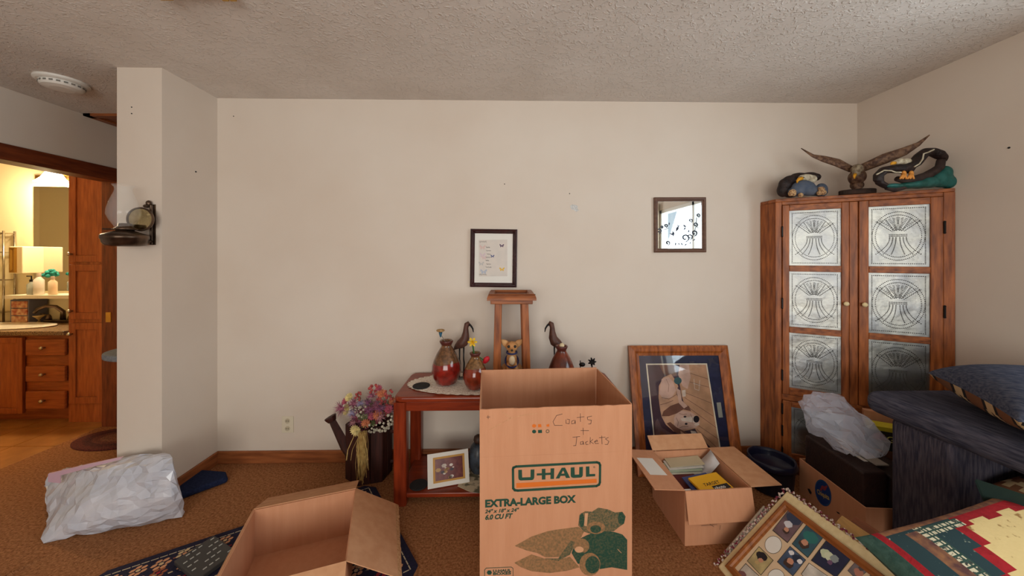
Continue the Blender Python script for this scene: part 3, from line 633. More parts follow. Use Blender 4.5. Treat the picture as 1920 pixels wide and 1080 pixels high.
# shore birds
def shore_bird(fx, top, d, flip, label):
    c = WZ(fx, HOR+(CH-TZ)*F/d, TZ); t = thing('shore_bird', label, 'figurine', c); s = .000688; f = -1 if flip else 1
    def P(x, y): return c+V(((x-440)*s*f, 0, (945-y)*s))
    m = mat('bird_wood', (92, 56, 44), (68, 40, 32), scale=30, rough=.5)
    b = MB(); b.tube([P(365, 672), P(390, 645), P(425, 622), P(455, 600), P(472, 560), P(476, 510), P(478, 470), P(486, 440), P(500, 432), P(512, 440)], [.004, .02, .034, .038, .031, .022, .018, .020, .018, .006], 14, flat=.85); b.build('body', m, t, smooth=True)
    b = MB(); b.tube([P(505, 438), P(525, 455), P(540, 480), P(546, 512)], [.008, .006, .005, .0025], 8); b.build('beak', BLACKM, t, smooth=True)
    for x in (420, 458): b = MB(); b.tube([P(x, 640), P(x-2, 760), P(x+3, 800), P(x-4, 935)], [.005, .0045, .005, .005], 8); b.build('leg', BLACKM, t, smooth=True)
    b = MB(); b.ball(P(437, 940)+V((0, 0, .002)), (.034, .026, .01), 12, 6); b.build('base', mat('grey_stone', (96, 92, 84), rough=.8), t, smooth=True)
    for s2 in (-1, 1): b = MB(); b.ball(P(494, 434)+V((0, s2*.013, 0)), .003, 6, 4); b.build('eye', BLACK, t)
shore_bird(866, 604, 2.23, False, 'carved brown shore bird with a drooping beak behind the red vases')
shore_bird(1043, 604, 2.24, True, 'carved dark shore bird behind the carved brown vase')
# plant pedestal
PX0, PX1, PY0, PY1, PZ = W(913, 553, 2.085).x, W(1006, 553, 2.085).x, 2.085, 2.375, 1.158
t = thing('plant_pedestal', 'oak plant pedestal with a tray top on the side table', 'plant stand', ((PX0+PX1)/2, 2.23, TZ))
u, v, n = X3, Y3, Z3
b = MB(); frame_ring(b, V((PX0, PY0, PZ-.038)), X3, Y3, Z3, PX1-PX0, PY1-PY0, .045, .038, [(0, 0), (0, .35), (.12, .8), (.3, 1), (.9, 1), (1, .75), (1, 0)]); b.build('tray_rim', OAKX, t)
MB().box(PX0+.04, PX1-.04, PY0+.04, PY1-.04, PZ-.034, PZ-.018).build('tray_panel', mat('worn_panel', (140, 96, 78), (112, 72, 56), scale=30, rough=.6), t)
MB().box(PX0+.02, PX1-.02, PY0+.02, PY1-.02, PZ-.062, PZ-.038).build('apron', OAKX, t, bevel=.004)
for sx in (0, 1):
    for sy in (0, 1):
        xt = PX0+.045 if sx == 0 else PX1-.045-.042; yt = PY0+.045 if sy == 0 else PY1-.045-.042; dx = -.012 if sx == 0 else .012; b = MB()
        b.add([(xt+dx, yt, TZ+.003), (xt+dx+.046, yt, TZ+.003), (xt+dx+.046, yt+.044, TZ+.003), (xt+dx, yt+.044, TZ+.003), (xt, yt, PZ-.06), (xt+.042, yt, PZ-.06), (xt+.042, yt+.042, PZ-.06), (xt, yt+.042, PZ-.06)], [(3, 2, 1, 0), (4, 5, 6, 7), (0, 1, 5, 4), (1, 2, 6, 5), (2, 3, 7, 6), (3, 0, 4, 7)]); b.build('leg', OAKZ, t, bevel=.004)
SZ = .662; MB().box(PX0+.06, PX1-.06, PY0+.06, PY1-.06, SZ-.02, SZ).build('shelf', OAKX, t, bevel=.003)
# chihuahua figurine on the pedestal shelf
c = V(((PX0+PX1)/2+.002, 2.19, SZ)); t = thing('chihuahua_figurine', 'tan sitting chihuahua figurine with blue harness between the pedestal legs', 'figurine', c)
FUR = mat('tan_fur', (178, 118, 66), (206, 160, 108), scale=16, rough=.6)
RY = lambda a: Matrix.Rotation(a, 3, 'Y')
def ears(b):
    for s in (-1, 1): b.tube([c+V((s*.024, -.015, .17)), c+V((s*.048, -.012, .19)), c+V((s*.07, -.01, .205))], [.022, .022, .006], 10, flat=.35, up=(0, -1, 0))
blob('body', FUR, t, [(c+V((0, .01, .05)), (.042, .045, .055)), (c+V((0, -.008, .085)), (.034, .034, .045)), (c+V((0, -.015, .12)), (.024, .024, .03)), (c+V((0, -.022, .165)), (.037, .034, .034)), (c+V((0, -.058, .152)), (.016, .022, .014)), (c+V((-.024, -.035, .035)), (.014, .014, .04)), (c+V((.024, -.035, .035)), (.014, .014, .04)), (c+V((-.026, -.048, .008)), (.015, .02, .009)), (c+V((.026, -.048, .008)), (.015, .02, .009)), (c+V((-.042, .0, .025)), (.024, .035, .027)), (c+V((.042, .0, .025)), (.024, .035, .027))], .0045, ears, 3)
b = MB(); b.ball(c+V((0, -.078, .156)), (.008, .006, .007))
for s in (-1, 1): b.ball(c+V((s*.019, -.05, .172)), (.009, .007, .009))
b.build('eyes_and_nose', BLACK, t, smooth=True)
BL = mat('blue_strap', (44, 50, 96), rough=.6); b = MB()
for z, r, tilt in ((.128, .031, -.004), (.075, .040, -.03)): b.tube([c+V((r*math.sin(a), -.012-r*math.cos(a)*1.02, z+tilt*math.cos(a))) for a in [2*math.pi*k/20 for k in range(21)]], .0055, 6)
b.build('harness', BL, t)
b = MB(); b.ball(c+V((0, -.042, .085)), (.02, .01, .03)); b.build('chest_patch', mat('cream_fur', (222, 196, 160), rough=.6), t, smooth=True)
# black flower ornament
c = W(1102, 690, 2.2); c.z = TZ; t = thing('metal_flower', 'small black metal flower ornament behind the tall carton', 'ornament', c)
b = MB(); h = W(1110, 678, 2.2)
for k in range(7): a = k*.9; b.tube([h, h+V((.016*math.cos(a), -.006, .016*math.sin(a))), h+V((.026*math.cos(a), 0, .026*math.sin(a)))], [.006, .007, .003], 6)
b.ball(h, .009); h2 = W(1088, 682, 2.2); b.ball(h2+V((.012, 0, -.005)), (.02, .01, .014)); b.build('bloom', BLACKM, t, smooth=True)
MB().tube([V((h.x, h.y, TZ)), h], .004, 6).build('stem', BLACKM, t); MB().tube([V((h2.x, h2.y, TZ)), h2+Z3*.02], .003, 6).build('stem', BLACKM, t)
# lower shelf: leaning photo, grey vase, floral cloth
a, c2 = WZ(802, 917, .062), WZ(880, 903, .062); u = (c2-a).normalized(); wd = (c2-a).length; back = V((-u.y, u.x, 0)); v = (Z3*.93+back*.32).normalized(); n = u.cross(v)*-1
n = v.cross(u)*-1; n = u.cross(v); hh = .175
t = thing('leaning_photo', 'small photo in a white and gold mat leaning on the low table shelf', 'picture', (a+c2)/2)
b = MB(); b.para(a, u*wd, v*hh, n*.008); b.build('board', PAPER, t)
b = MB(); m0 = a+n*.0086; b.poly([m0+u*wd*.13+v*hh*.13, m0+u*wd*.9+v*hh*.13, m0+u*wd*.9+v*hh*.88, m0+u*wd*.13+v*hh*.88]); b.build('gold_mat', mat('gold_mat', (190, 140, 60), rough=.5), t)
m0 = a+n*.0092; b = MB(); b.poly([m0+u*wd*.18+v*hh*.19, m0+u*wd*.85+v*hh*.19, m0+u*wd*.85+v*hh*.82, m0+u*wd*.18+v*hh*.82]); ph = b.build('photo', mat('maroon_photo', (92, 34, 36), (120, 60, 54), scale=40, rough=.3), t)
m0 = a+n*.0096; b = MB(); cols = [(210, 196, 184), (176, 140, 90), (60, 50, 60), (220, 210, 200), (150, 110, 60)]
for i in range(16):
    x, y, r = random.uniform(.22, .78), random.uniform(.24, .62), random.uniform(.025, .07); b.poly([m0+u*wd*(x+r*math.cos(k))+v*hh*(y+r*.9*math.sin(k)) for k in range(6)], i % 5)
b.build('photo_shapes', [mat('ph%d' % i, q, rough=.4) for i, q in enumerate(cols)], ph)
c = WZ(897, 884, .062); t = thing('marbled_vase', 'grey blue marbled vase on the low table shelf', 'vase', c)
b = MB(); b.lathe([(.035, 0), (.05, .02), (.062, .07), (.06, .12), (.045, .16), (.025, .18)], c, 28); b.build('body', mat('marbled', (74, 84, 96), (46, 44, 44), scale=26, rough=.35), t, smooth=True)
b = MB(); b.lathe([(.025, .18), (.03, .195), (.026, .215), (.012, .225), (0, .226)], c, 20); b.build('stopper', mat('brown_stopper', (70, 50, 40), rough=.5), t, smooth=True)
b = MB(); pts = [WZ(x, y, .0625) for x, y in ((858, 912), (880, 922), (905, 926), (960, 926), (960, 880), (900, 872), (872, 880))]; b.prism(pts, (0, 0, .002)); tag(b.build('floral_cloth', mat('floral_cloth', (206, 190, 160), (110, 104, 84), scale=22, rough=.9, lo=.5, hi=.6)), 'cream floral cloth spread under the marbled vase', 'cloth')

# ------------------------------------------------------------------ watering can planter with dried flowers
random.seed(11)
pc = WZ(690, 893, 0)+V((0, .02, 0)); PH = .345; t = thing('watering_can_planter', 'dark stained wooden slat planter shaped like a watering can', 'planter', pc)
R = .135
hexp = [pc+V((R*math.cos(a)*1.05, R*.88*math.sin(a), 0)) for a in [math.radians(60*k-100) for k in range(6)]]
for k in range(6):
    a, c = hexp[k], hexp[(k+1) % 6]; e = c-a; L = e.length; e.normalize(); nn = V((e.y, -e.x, 0))
    for j in range(2): b = MB(); b.para(a+e*(L*j/2+.002), e*(L/2-.004), nn*-.014, Z3*(PH-.006*((k+j) % 2))); b.build('slat', DARKW, t, bevel=.002)
b = MB(); b.prism([p+(pc-p)*.12+Z3*.02 for p in hexp], (0, 0, .012)); b.build('bottom', DARKW, t)
s0, s1 = W(648, 838, 2.2), W(622, 787, 2.2); b = MB(); b.tube([s0+V((.03, 0, -.04)), s0, s1], [.036, .034, .022], 4); b.build('spout', DARKW, t)
b = MB(); d = (s1-s0).normalized(); b.lathe([(.024, -.01), (.034, .012), (.036, .022), (0, .022)], s1, 8, ax=d); b.build('spout_rose', DARKW, t)
hx = pc+V((R+.0, 0, 0)); b = MB(); b.tube([hx+Z3*.27, hx+V((.07, 0, .27)), hx+V((.07, 0, .08)), hx+V((0, 0, .08))], .012, 4); b.build('handle', DARKW, t)
t = thing('dried_flower_arrangement', 'dried arrangement of pink purple and orange flowers in the slat planter', 'flowers', pc+Z3*PH)
fc = W(688, 778, 2.16); fc.y = pc.y
def spiky(n=46, r=.05):
    b = MB()
    for i in range(n):
        z = random.uniform(-.2, 1); a = random.uniform(0, 6.28); q = math.sqrt(max(0, 1-z*z)); d = V((q*math.cos(a), q*math.sin(a), z)); s = d.orthogonal().normalized()*.0028; s2 = d.cross(s)
        b.add([s, s2, -s, -s2, d*r*random.uniform(.8, 1.1)], [(0, 1, 4), (1, 2, 4), (2, 3, 4), (3, 0, 4)])
    b.ball((0, 0, 0), r*.28, 6, 4); return b
def daisy(r=.03, n=12):
    b = MB()
    for k in range(n):
        a = 6.283*k/n; d = V((math.cos(a), math.sin(a), .25)); s = V((-math.sin(a), math.cos(a), 0))*r*.2; b.add([V((0, 0, 0)), d*r*.6+s, d*r, d*r*.6-s], [(0, 1, 2, 3)])
    b.ball((0, 0, .004), r*.25, 6, 4); return b
def cluster(n=9, r=.011, sp=.028):
    b = MB()
    for i in range(n): b.ball((random.uniform(-sp, sp), random.uniform(-sp, sp), random.uniform(-sp*.5, sp*.6)), r*random.uniform(.7, 1), 6, 4)
    return b
def sprig(n=14, L=.07):
    b = MB(); b.tube([(0, 0, 0), (0, .004, L*.5), (.006, 0, L)], .0015, 4)
    for i in range(n):
        z = L*(.15+.85*i/n); a = i*2.4; d = V((math.cos(a), math.sin(a), .6)).normalized(); s = d.cross(Z3).normalized()*.0045; p = V((0, 0, z)); b.add([p, p+d*.012+s, p+d*.026, p+d*.012-s], [(0, 1, 2, 3)])
    return b
kinds = [(spiky(), (178, 108, 132)), (spiky(40, .045), (150, 90, 126)), (spiky(40, .042), (200, 142, 148)), (daisy(.032), (206, 122, 84)), (daisy(.034, 16), (226, 206, 140)), (cluster(), (184, 82, 80)), (cluster(12, .010), (216, 208, 186)), (spiky(36, .036), (168, 156, 190)), (daisy(.026), (180, 82, 102)), (sprig(), (96, 104, 60)), (sprig(18, .09), (120, 120, 84))]
protos = []
for i, (mb, c) in enumerate(kinds):
    me_o = mb.build('flower' if i < 9 else 'leaf_sprig', mat('petal%d' % i, c, tuple(int(v*.72) for v in c), scale=60, rough=.85), t, world=False); protos.append(me_o)
used = [False]*len(protos)
def put(ki, p, out):
    o = protos[ki]
    if used[ki]: o = o.copy(); COL.objects.link(o); o.parent = t
    used[ki] = True; o.location = p-ORG[t.name]; o.rotation_euler = out.to_track_quat('Z', 'Y').to_euler(); s = random.uniform(.8, 1.15); o.scale = (s, s, s)
spots = [((640, 766), 0), ((664, 757), 0), ((651, 768), 4), ((663, 792), 2), ((686, 793), 3), ((690, 755), 1), ((697, 742), 0), ((700, 730), 5), ((710, 728), 8), ((676, 757), 7), ((680, 772), 6), ((718, 750), 5), ((735, 752), 3), ((728, 767), 8), ((706, 762), 0), ((713, 782), 2), ((708, 778), 3), ((720, 798), 6), ((700, 802), 6), ((668, 806), 4), ((679, 806), 0), ((655, 745), 4), ((648, 752), 8), ((672, 742), 5), ((735, 765), 1), ((692, 770), 1), ((728, 740), 5), ((715, 738), 3), ((660, 775), 7), ((736, 785), 6), ((712, 768), 1), ((697, 780), 8)]
for (px, py), ki in spots:
    p = W(px, py, 2.09+random.uniform(-.03, .05)); put(ki, p, (p-fc+V((0, -.05, .03))).normalized())
for i in range(46):
    a = random.uniform(0, 6.28); e = random.uniform(.05, 1.3); d = V((math.cos(a)*math.cos(e)*.9, math.sin(a)*math.cos(e)*.75, math.sin(e)*.75)); p = fc+V((0, 0, -.05))+d*random.uniform(.06, .125); put(random.choice((9, 10, 9, 10, 0, 5, 8, 7)), p, d)
b = MB(); rt = W(680, 815, 2.05)
for i in range(110):
    x = random.gauss(0, .011); L = random.uniform(.16, .285); w_ = random.uniform(.5, 1.2); p0 = rt+V((x*.9, random.uniform(-.02, .015), random.uniform(0, .02)))
    b.tube([p0, p0+V((x*.3+random.uniform(-.008, .008), -.012, -L*.3)), p0+V((x*.2+random.uniform(-.012, .012), -.01, -L*.65)), p0+V((x*w_*.5+random.gauss(0, .004), -.008, -L))], .0016, 3)
for i in range(5):
    a = random.uniform(-.6, .9); p0 = rt+V((random.uniform(-.02, .06), 0, .01)); b.tube([p0, p0+V((a*.06, -.04, .0)), p0+V((a*.13, -.05, -.07)), p0+V((a*.15, -.05, -.13))], .0013, 3)
b.build('raffia', mat('raffia', (204, 176, 112), (170, 136, 78), scale=40, rough=.9), t)

# ------------------------------------------------------------------ tall moving carton
ang = math.radians(4.2)-TH; u = V((math.cos(ang), math.sin(ang), 0)); v = V((-math.sin(ang), math.cos(ang), 0)); o = W(899.5, 480, 1.371); o.z = 0
BW, BD, BH, FL, T = .61, .457, .6, .188, .005; nf = -v
t = thing('moving_carton', 'tall open brown carton with a green logo and bear print, flaps raised', 'carton', o+u*BW/2+v*BD/2)
fp = MB().para(o, u*BW, v*T, Z3*BH).build('front_panel', CARD, t)
MB().para(o+v*(BD-T), u*BW, v*T, Z3*BH).build('back_panel', CARD, t)
MB().para(o+v*T, u*T, v*(BD-2*T), Z3*BH).build('side_panel', CARD, t); MB().para(o+u*(BW-T)+v*T, u*T, v*(BD-2*T), Z3*BH).build('side_panel', CARD, t)
MB().para(o+u*T+v*T, u*(BW-2*T), v*(BD-2*T), Z3*T).build('bottom_panel', CARD, t)
b = MB(); N = 24; top = [BH+FL-.006*abs(noise.noise(V((i*.6, 0, 3)))) for i in range(N+1)]
pts = [o+Z3*(BH+.0003)]+[o+u*BW+Z3*(BH+.0003)]+[o+u*(BW*(1-i/N))+Z3*top[N-i] for i in range(N+1)]; b.prism(pts, v*T); ff = b.build('flap', CARD, t)
MB().para(o+v*(BD-T)+Z3*(BH+.0003), u*BW, v*T, Z3*(FL+.004)+v*.004).build('flap', CARD, t)
MB().para(o+v*(T+.004)+Z3*(BH+.0003), u*T, v*(BD-2*T-.008), Z3*FL-u*.001).build('flap', CARD, t); MB().para(o+u*(BW-T)+v*(T+.004)+Z3*(BH+.0003), u*T, v*(BD-2*T-.008), Z3*FL+u*.003).build('flap', CARD, t)
def on_front(mb, pts, lift=.0006, mi=0): mb.poly([RP(px, py, o, nf)+nf*lift for px, py in pts], mi)
def fstroke(mb, pts, wd, closed=False, lift=.0008): mb.stroke([RP(px, py, o, nf)+nf*lift for px, py in pts], wd, nf, closed)
Q = lambda pts: zm(940, 850, 7.714, pts)
b = MB()
for L in ([(245, 238), (298, 236), (302, 348), (422, 343), (424, 234), (478, 231), (476, 352), (462, 378), (440, 386), (275, 392), (252, 378), (246, 350)],
          [(512, 290), (585, 286), (585, 316), (512, 320)], [(585, 224), (638, 221), (638, 376), (586, 379)], [(638, 282), (712, 278), (711, 310), (638, 314)], [(712, 217), (765, 214), (762, 368), (710, 371)],
          [(785, 364), (872, 208), (922, 205), (995, 353), (935, 356), (920, 322), (856, 326), (840, 362)],
          [(1003, 203), (1058, 200), (1062, 308), (1125, 305), (1127, 197), (1180, 194), (1178, 318), (1165, 342), (1140, 350), (1040, 354), (1012, 345), (1003, 318)],
          [(1222, 190), (1273, 187), (1275, 298), (1358, 296), (1357, 330), (1224, 338)]): on_front(b, Q(L))
b.build('logo_lettering', GREEN, fp)
b = MB(); on_front(b, Q([(868, 292), (893, 246), (912, 289)]), .001); b.build('letter_counter', CARD, fp)
ring = [(168, 230), (175, 205), (215, 190), (1380, 128), (1415, 140), (1428, 170), (1425, 420), (1412, 452), (1375, 471), (240, 537), (195, 532), (172, 505)]
b = MB(); fstroke(b, Q(ring), .0095, True); fstroke(b, Q([(1330, 195), (1345, 185), (1355, 200), (1340, 210), (1330, 195)]), .0012); b.build('logo_border', GREEN, fp)
b = MB(); on_front(b, Q([(215, 430), (1378, 368), (1380, 425), (218, 500)])); b.build('logo_stripe', ORANGE, fp)
def front_text(body, a, e, h, name, shear=0, bold=.0, parent=fp, m=GREEN):
    A = RP(a[0], a[1], o, nf); E = RP(e[0], e[1], o, nf); uu = (E-A).normalized(); vv = nf.cross(uu)*-1; vv = uu.cross(nf)*-1
    if vv.z < 0: vv = -vv
    mb = text_polys(body, A+nf*.0008, uu, vv, 1, shear, bold); x1 = max((p-A).dot(uu) for p in mb.v); s = (E-A).length/x1; z1 = max((p-A).dot(vv) for p in mb.v); sz = h/z1
    mb.v = [A+nf*.0008+uu*((p-A).dot(uu)*s)+vv*((p-A).dot(vv)*sz) for p in mb.v]; return mb.build(name, m, parent)
q = zm(880, 930, 6, [(175, 124), (1200, 68), (175, 192), (560, 172), (175, 265), (490, 246)])
front_text('EXTRA-LARGE BOX', q[0], q[1], .029, 'size_lettering', 0, .05); front_text('24" x 18" x 24"', q[2], q[3], .0145, 'dimension_lettering', .25, .035); front_text('6.0 CU FT', q[4], q[5], .0195, 'volume_lettering', .25, .045)
Q = lambda pts: zm(880, 930, 6, pts)
MID = mat('print_half_tone', (128, 100, 70), (96, 92, 68), scale=90, rough=.85, spec=.1); LITE = mat('print_light_tone', (160, 116, 80), (124, 100, 70), scale=120, rough=.85, spec=.1)
def circ(x, y, rx, ry, n=18): return [(x+rx*math.cos(6.283*k/n), y+ry*math.sin(6.283*k/n)) for k in range(n)]
b = MB()
on_front(b, Q([(510, 560), (700, 455), (880, 395), (1000, 375), (1230, 345), (1290, 400), (1250, 480), (1180, 560), (1100, 640), (1000, 685), (860, 690), (760, 640), (640, 610)]), .0006, 1)
on_front(b, Q([(505, 750), (700, 655), (850, 705), (1000, 720), (1130, 680), (1240, 800), (1100, 840), (900, 865), (700, 845), (580, 800)]), .0007, 1)
on_front(b, Q([(840, 700), (1000, 700), (1140, 500), (1200, 520), (1130, 660), (1000, 730)]), .0009, 0)
on_front(b, Q([(1225, 330), (1240, 210), (1300, 170), (1380, 175), (1450, 130), (1560, 150), (1640, 185), (1720, 175), (1758, 230), (1740, 310), (1680, 350), (1630, 390), (1500, 420), (1380, 430), (1290, 400)]), .0008, 0)
on_front(b, Q([(1320, 440), (1440, 390), (1620, 400), (1720, 430), (1775, 490), (1775, 830), (1600, 800), (1470, 820), (1340, 780), (1240, 650), (1150, 640), (1200, 500)]), .0009, 2)
on_front(b, Q(circ(1265, 270, 28, 80)), .0011, 2); on_front(b, Q(circ(1710, 250, 40, 70)), .0011, 2); on_front(b, Q([(1300, 190), (1335, 190), (1320, 340), (1290, 330)]), .0012, 3)
on_front(b, Q(circ(1425, 355, 105, 70)), .0011, 1); on_front(b, Q(circ(1420, 370, 62, 44)), .0012, 2)
on_front(b, Q(circ(1260, 560, 90, 85)), .0011, 1); on_front(b, Q(circ(1235, 600, 50, 35)), .0012, 3); on_front(b, Q([(1150, 640), (1290, 630), (1300, 760), (1220, 760)]), .0012, 2)
on_front(b, Q(circ(1355, 765, 118, 130)), .0013, 1); on_front(b, Q(circ(1385, 770, 82, 98)), .0014, 2); fstroke(b, Q([(1668, 595), (1690, 620), (1708, 635)]), .002, lift=.0012)
b.m = [m if i < len(b.m)-2 else 3 for i, m in enumerate(b.m)]
b.build('bear_print', [mat('print_fur_tone', (72, 82, 62), (128, 104, 74), scale=150, rough=.85, spec=.1), LITE, mat('print_dark_tone', (44, 72, 58), (82, 86, 64), scale=130, rough=.85, spec=.1, lo=.45, hi=.7), CARD2], fp)
b = MB(); fstroke(b, Q([(172, 900), (172, 830), (190, 810), (470, 797), (492, 812), (492, 900)]), .0022); on_front(b, Q(circ(225, 860, 30, 28, 6))); b.build('badge_border', GREEN, fp)
q = zm(880, 930, 6, [(265, 856), (470, 846), (265, 888), (470, 878), (265, 925), (470, 914)])
front_text('U-HAUL', q[0], q[1], .010, 'badge_lettering', 0, .04); front_text('BOXES', q[2], q[3], .010, 'badge_lettering', 0, .04)
Q = lambda pts: zm(890, 670, 5.142, pts); b = MB()
for s in ([(845, 545), (790, 560), (755, 620), (770, 655), (845, 655)], [(880, 600), (880, 635), (910, 640), (915, 600), (890, 595)], [(960, 605), (935, 615), (935, 640), (965, 635), (968, 605), (972, 640)], [(1018, 540), (1020, 620)], [(985, 580), (1055, 572)], [(1130, 565), (1085, 575), (1090, 600), (1125, 605), (1120, 640), (1095, 642)],
          [(1045, 680), (1048, 745)], [(1022, 705), (1100, 705)], [(945, 770), (1015, 762)], [(985, 766), (975, 850), (950, 852)], [(1045, 810), (1020, 815), (1020, 838), (1045, 835), (1046, 810), (1052, 840)], [(1090, 808), (1068, 820), (1075, 840), (1095, 838)],
          [(1115, 770), (1112, 835)], [(1140, 790), (1115, 812), (1145, 832)], [(1155, 815), (1185, 808), (1178, 795), (1155, 812), (1165, 832), (1195, 828)], [(1225, 755), (1228, 835)], [(1200, 775), (1260, 768)], [(1290, 770), (1260, 785), (1295, 810), (1280, 840), (1255, 838)], [(128, 560), (130, 592)], [(115, 576), (148, 574)]): fstroke(b, Q(s), .0016)
b.build('handwriting', INK, ff)
b = MB(); on_front(b, Q(circ(573, 660, 20, 17, 12))); on_front(b, Q([(610, 645), (640, 643), (645, 672), (612, 675)])); on_front(b, Q([(690, 650), (718, 640), (720, 668), (695, 668)])); b.build('orange_swatch', ORANGE, ff)
b = MB(); on_front(b, Q(circ(573, 715, 20, 18, 12))); on_front(b, Q([(610, 700), (648, 698), (650, 728), (612, 730)])); fstroke(b, Q(circ(703, 712, 15, 15, 10)), .002, True); b.build('green_swatch', GREEN, ff)
b = MB(); fstroke(b, Q([(265, 525), (350, 585), (140, 700)]), .0015); fstroke(b, Q([(350, 585), (480, 555), (600, 540)]), .0015); b.build('crease', CARDE, ff)

# ------------------------------------------------------------------ big leaning dog picture
TLp, TRp = WY(1173, 648, YB-.012), WY(1357, 647.5, YB-.012); BLp = WZ(1196, 892, .0); BLp.z = 0
u = (TRp-TLp); wd = u.length; u.normalize(); base = V((TLp.x+.012, BLp.y, 0)); v = (TLp+V((.0, 0, 0))-base); hh = v.length; v.normalize(); v = (v-u*v.dot(u)).normalized(); n = u.cross(v)
if n.y > 0: n = -n
o2 = base; t = thing('leaning_picture', 'large oak framed print of sleeping dogs leaning against the wall', 'picture', o2+u*wd/2)
b = MB(); frame_ring(b, o2-n*.0, u, v, n, wd, hh, .066, .028); b.build('frame', OAKZ, t)
b = MB(); b.para(o2+u*.05+v*.05+n*.004, u*(wd-.1), v*(hh-.1), n*.004); mt = b.build('mat_board', mat('navy_mat', (34, 36, 70), (28, 30, 58), scale=30, rough=.5), t)
pp = o2+n*.0085; Q = lambda pts: zm(1160, 630, 3.725, pts)
def onp(mb, pts, lift, mi=0): mb.poly([RP(px, py, pp, n)+n*lift for px, py in Q(pts)], mi)
def stp(mb, pts, wd_, lift, mi=0): mb.stroke([RP(px, py, pp, n)+n*lift for px, py in Q(pts)], wd_, n, mi=mi)
dc = [(72, 46, 58), (196, 150, 116), (110, 74, 60), (206, 160, 128), (120, 78, 62), (34, 28, 36), (226, 206, 190), (52, 92, 96), (104, 78, 80), (214, 176, 158), (238, 226, 200)]
dm = [mat('paint%d' % i, c, tuple(int(x*.86) for x in c), scale=14, rough=.35) for i, c in enumerate(dc)]
b = MB(); onp(b, [(190, 193), (617, 191), (722, 845), (258, 845)], 0, 10); onp(b, [(200, 202), (609, 200), (714, 850), (266, 850)], .0003, 0)
onp(b, [(440, 201), (608, 200), (713, 845), (560, 700), (480, 540), (440, 420), (420, 300)], .0006, 1)
for q in ([(500, 260), (622, 300)], [(460, 310), (630, 358)], [(450, 390), (650, 470)], [(460, 430), (660, 560)], [(490, 500), (680, 640)], [(520, 600), (695, 720)], [(545, 650), (708, 800)]): stp(b, q, .0025, .0009, 2)
onp(b, [(425, 202), (490, 201), (502, 290), (480, 370), (445, 350), (415, 270)], .0010, 9)
onp(b, [(285, 203), (395, 202), (405, 275), (360, 285), (310, 260)], .0010, 4)
onp(b, [(365, 265), (310, 290), (280, 350), (278, 430), (290, 520), (300, 565), (330, 620), (385, 668), (450, 665), (500, 655), (550, 640), (567, 600), (555, 560), (500, 525), (440, 480), (405, 410), (415, 350), (390, 300)], .0013, 3)
onp(b, [(300, 300), (345, 285), (380, 320), (400, 380), (370, 430), (310, 440), (282, 400)], .0015, 9); stp(b, [(300, 430), (350, 440), (400, 410), (412, 360)], .003, .0017, 4); stp(b, [(290, 480), (330, 470), (380, 450)], .003, .0017, 4); stp(b, [(330, 300), (350, 340), (345, 390)], .002, .0017, 4)
onp(b, [(398, 545), (440, 520), (500, 530), (558, 565), (566, 605), (540, 638), (480, 652), (420, 655), (388, 622), (385, 575)], .0016, 9); onp(b, [(430, 575), (520, 560), (560, 590), (530, 605), (440, 592)], .0018, 6)
onp(b, [(300, 560), (312, 525), (360, 488), (430, 462), (490, 490), (505, 525), (450, 512), (405, 540), (350, 560)], .0019, 4); onp(b, [(335, 610), (360, 600), (400, 635), (450, 662), (500, 690), (455, 700), (390, 670)], .0019, 4)
onp(b, [(400, 360), (430, 380), (440, 450), (480, 490), (455, 505), (420, 470)], .0020, 9); onp(b, [(440, 380), (465, 375), (468, 420), (445, 425)], .0021, 6)
onp(b, circ(412, 312, 27, 25), .0020, 7); onp(b, circ(541, 580, 21, 24), .0024, 5); onp(b, circ(545, 616, 18, 10), .0022, 6); onp(b, circ(462, 563, 10, 7), .0024, 5); onp(b, circ(470, 613, 10, 7), .0024, 5)
for q in ([(420, 540), (445, 548), (475, 545)], [(425, 640), (450, 630), (485, 630)], [(500, 545), (515, 575), (512, 610)], [(400, 570), (415, 600), (410, 630)]): stp(b, q, .0022, .0023, 4)
onp(b, [(430, 660), (470, 690), (510, 760), (535, 790), (500, 795), (460, 740), (435, 700)], .0021, 3); stp(b, [(505, 780), (525, 770)], .002, .0023, 4); onp(b, [(500, 660), (535, 665), (555, 695), (545, 722), (515, 705)], .0021, 6); stp(b, [(520, 700), (545, 690)], .002, .0023, 4)
onp(b, [(250, 610), (270, 572), (300, 640), (400, 700), (470, 750), (490, 840), (266, 845)], .0016, 8); onp(b, [(290, 660), (330, 680), (380, 760), (400, 840), (300, 840), (275, 760)], .0018, 2); onp(b, [(380, 680), (440, 720), (480, 800), (430, 790)], .0019, 5)
stp(b, [(525, 300), (530, 370), (560, 380), (565, 310)], .003, .0012, 6); stp(b, [(520, 330), (570, 345)], .003, .0012, 6)
b.build('dog_print', dm, mt)
b = MB(); onp(b, [(683, 465), (712, 463), (728, 568), (698, 570)], .001); b.build('title_plate', mat('title_card', (150, 150, 140), rough=.5), mt)
b = MB(); onp(b, [(172, 126), (203, 124), (205, 137), (174, 139)], .001); b.build('corner_label', PAPER, mt)
b = MB(); b.para(o2+u*.055+v*.055+n*.0125, u*(wd-.11), v*(hh-.11), n*.001); b.build('glass', pane_mat('picture_glass', (252, 252, 252), .05), t)

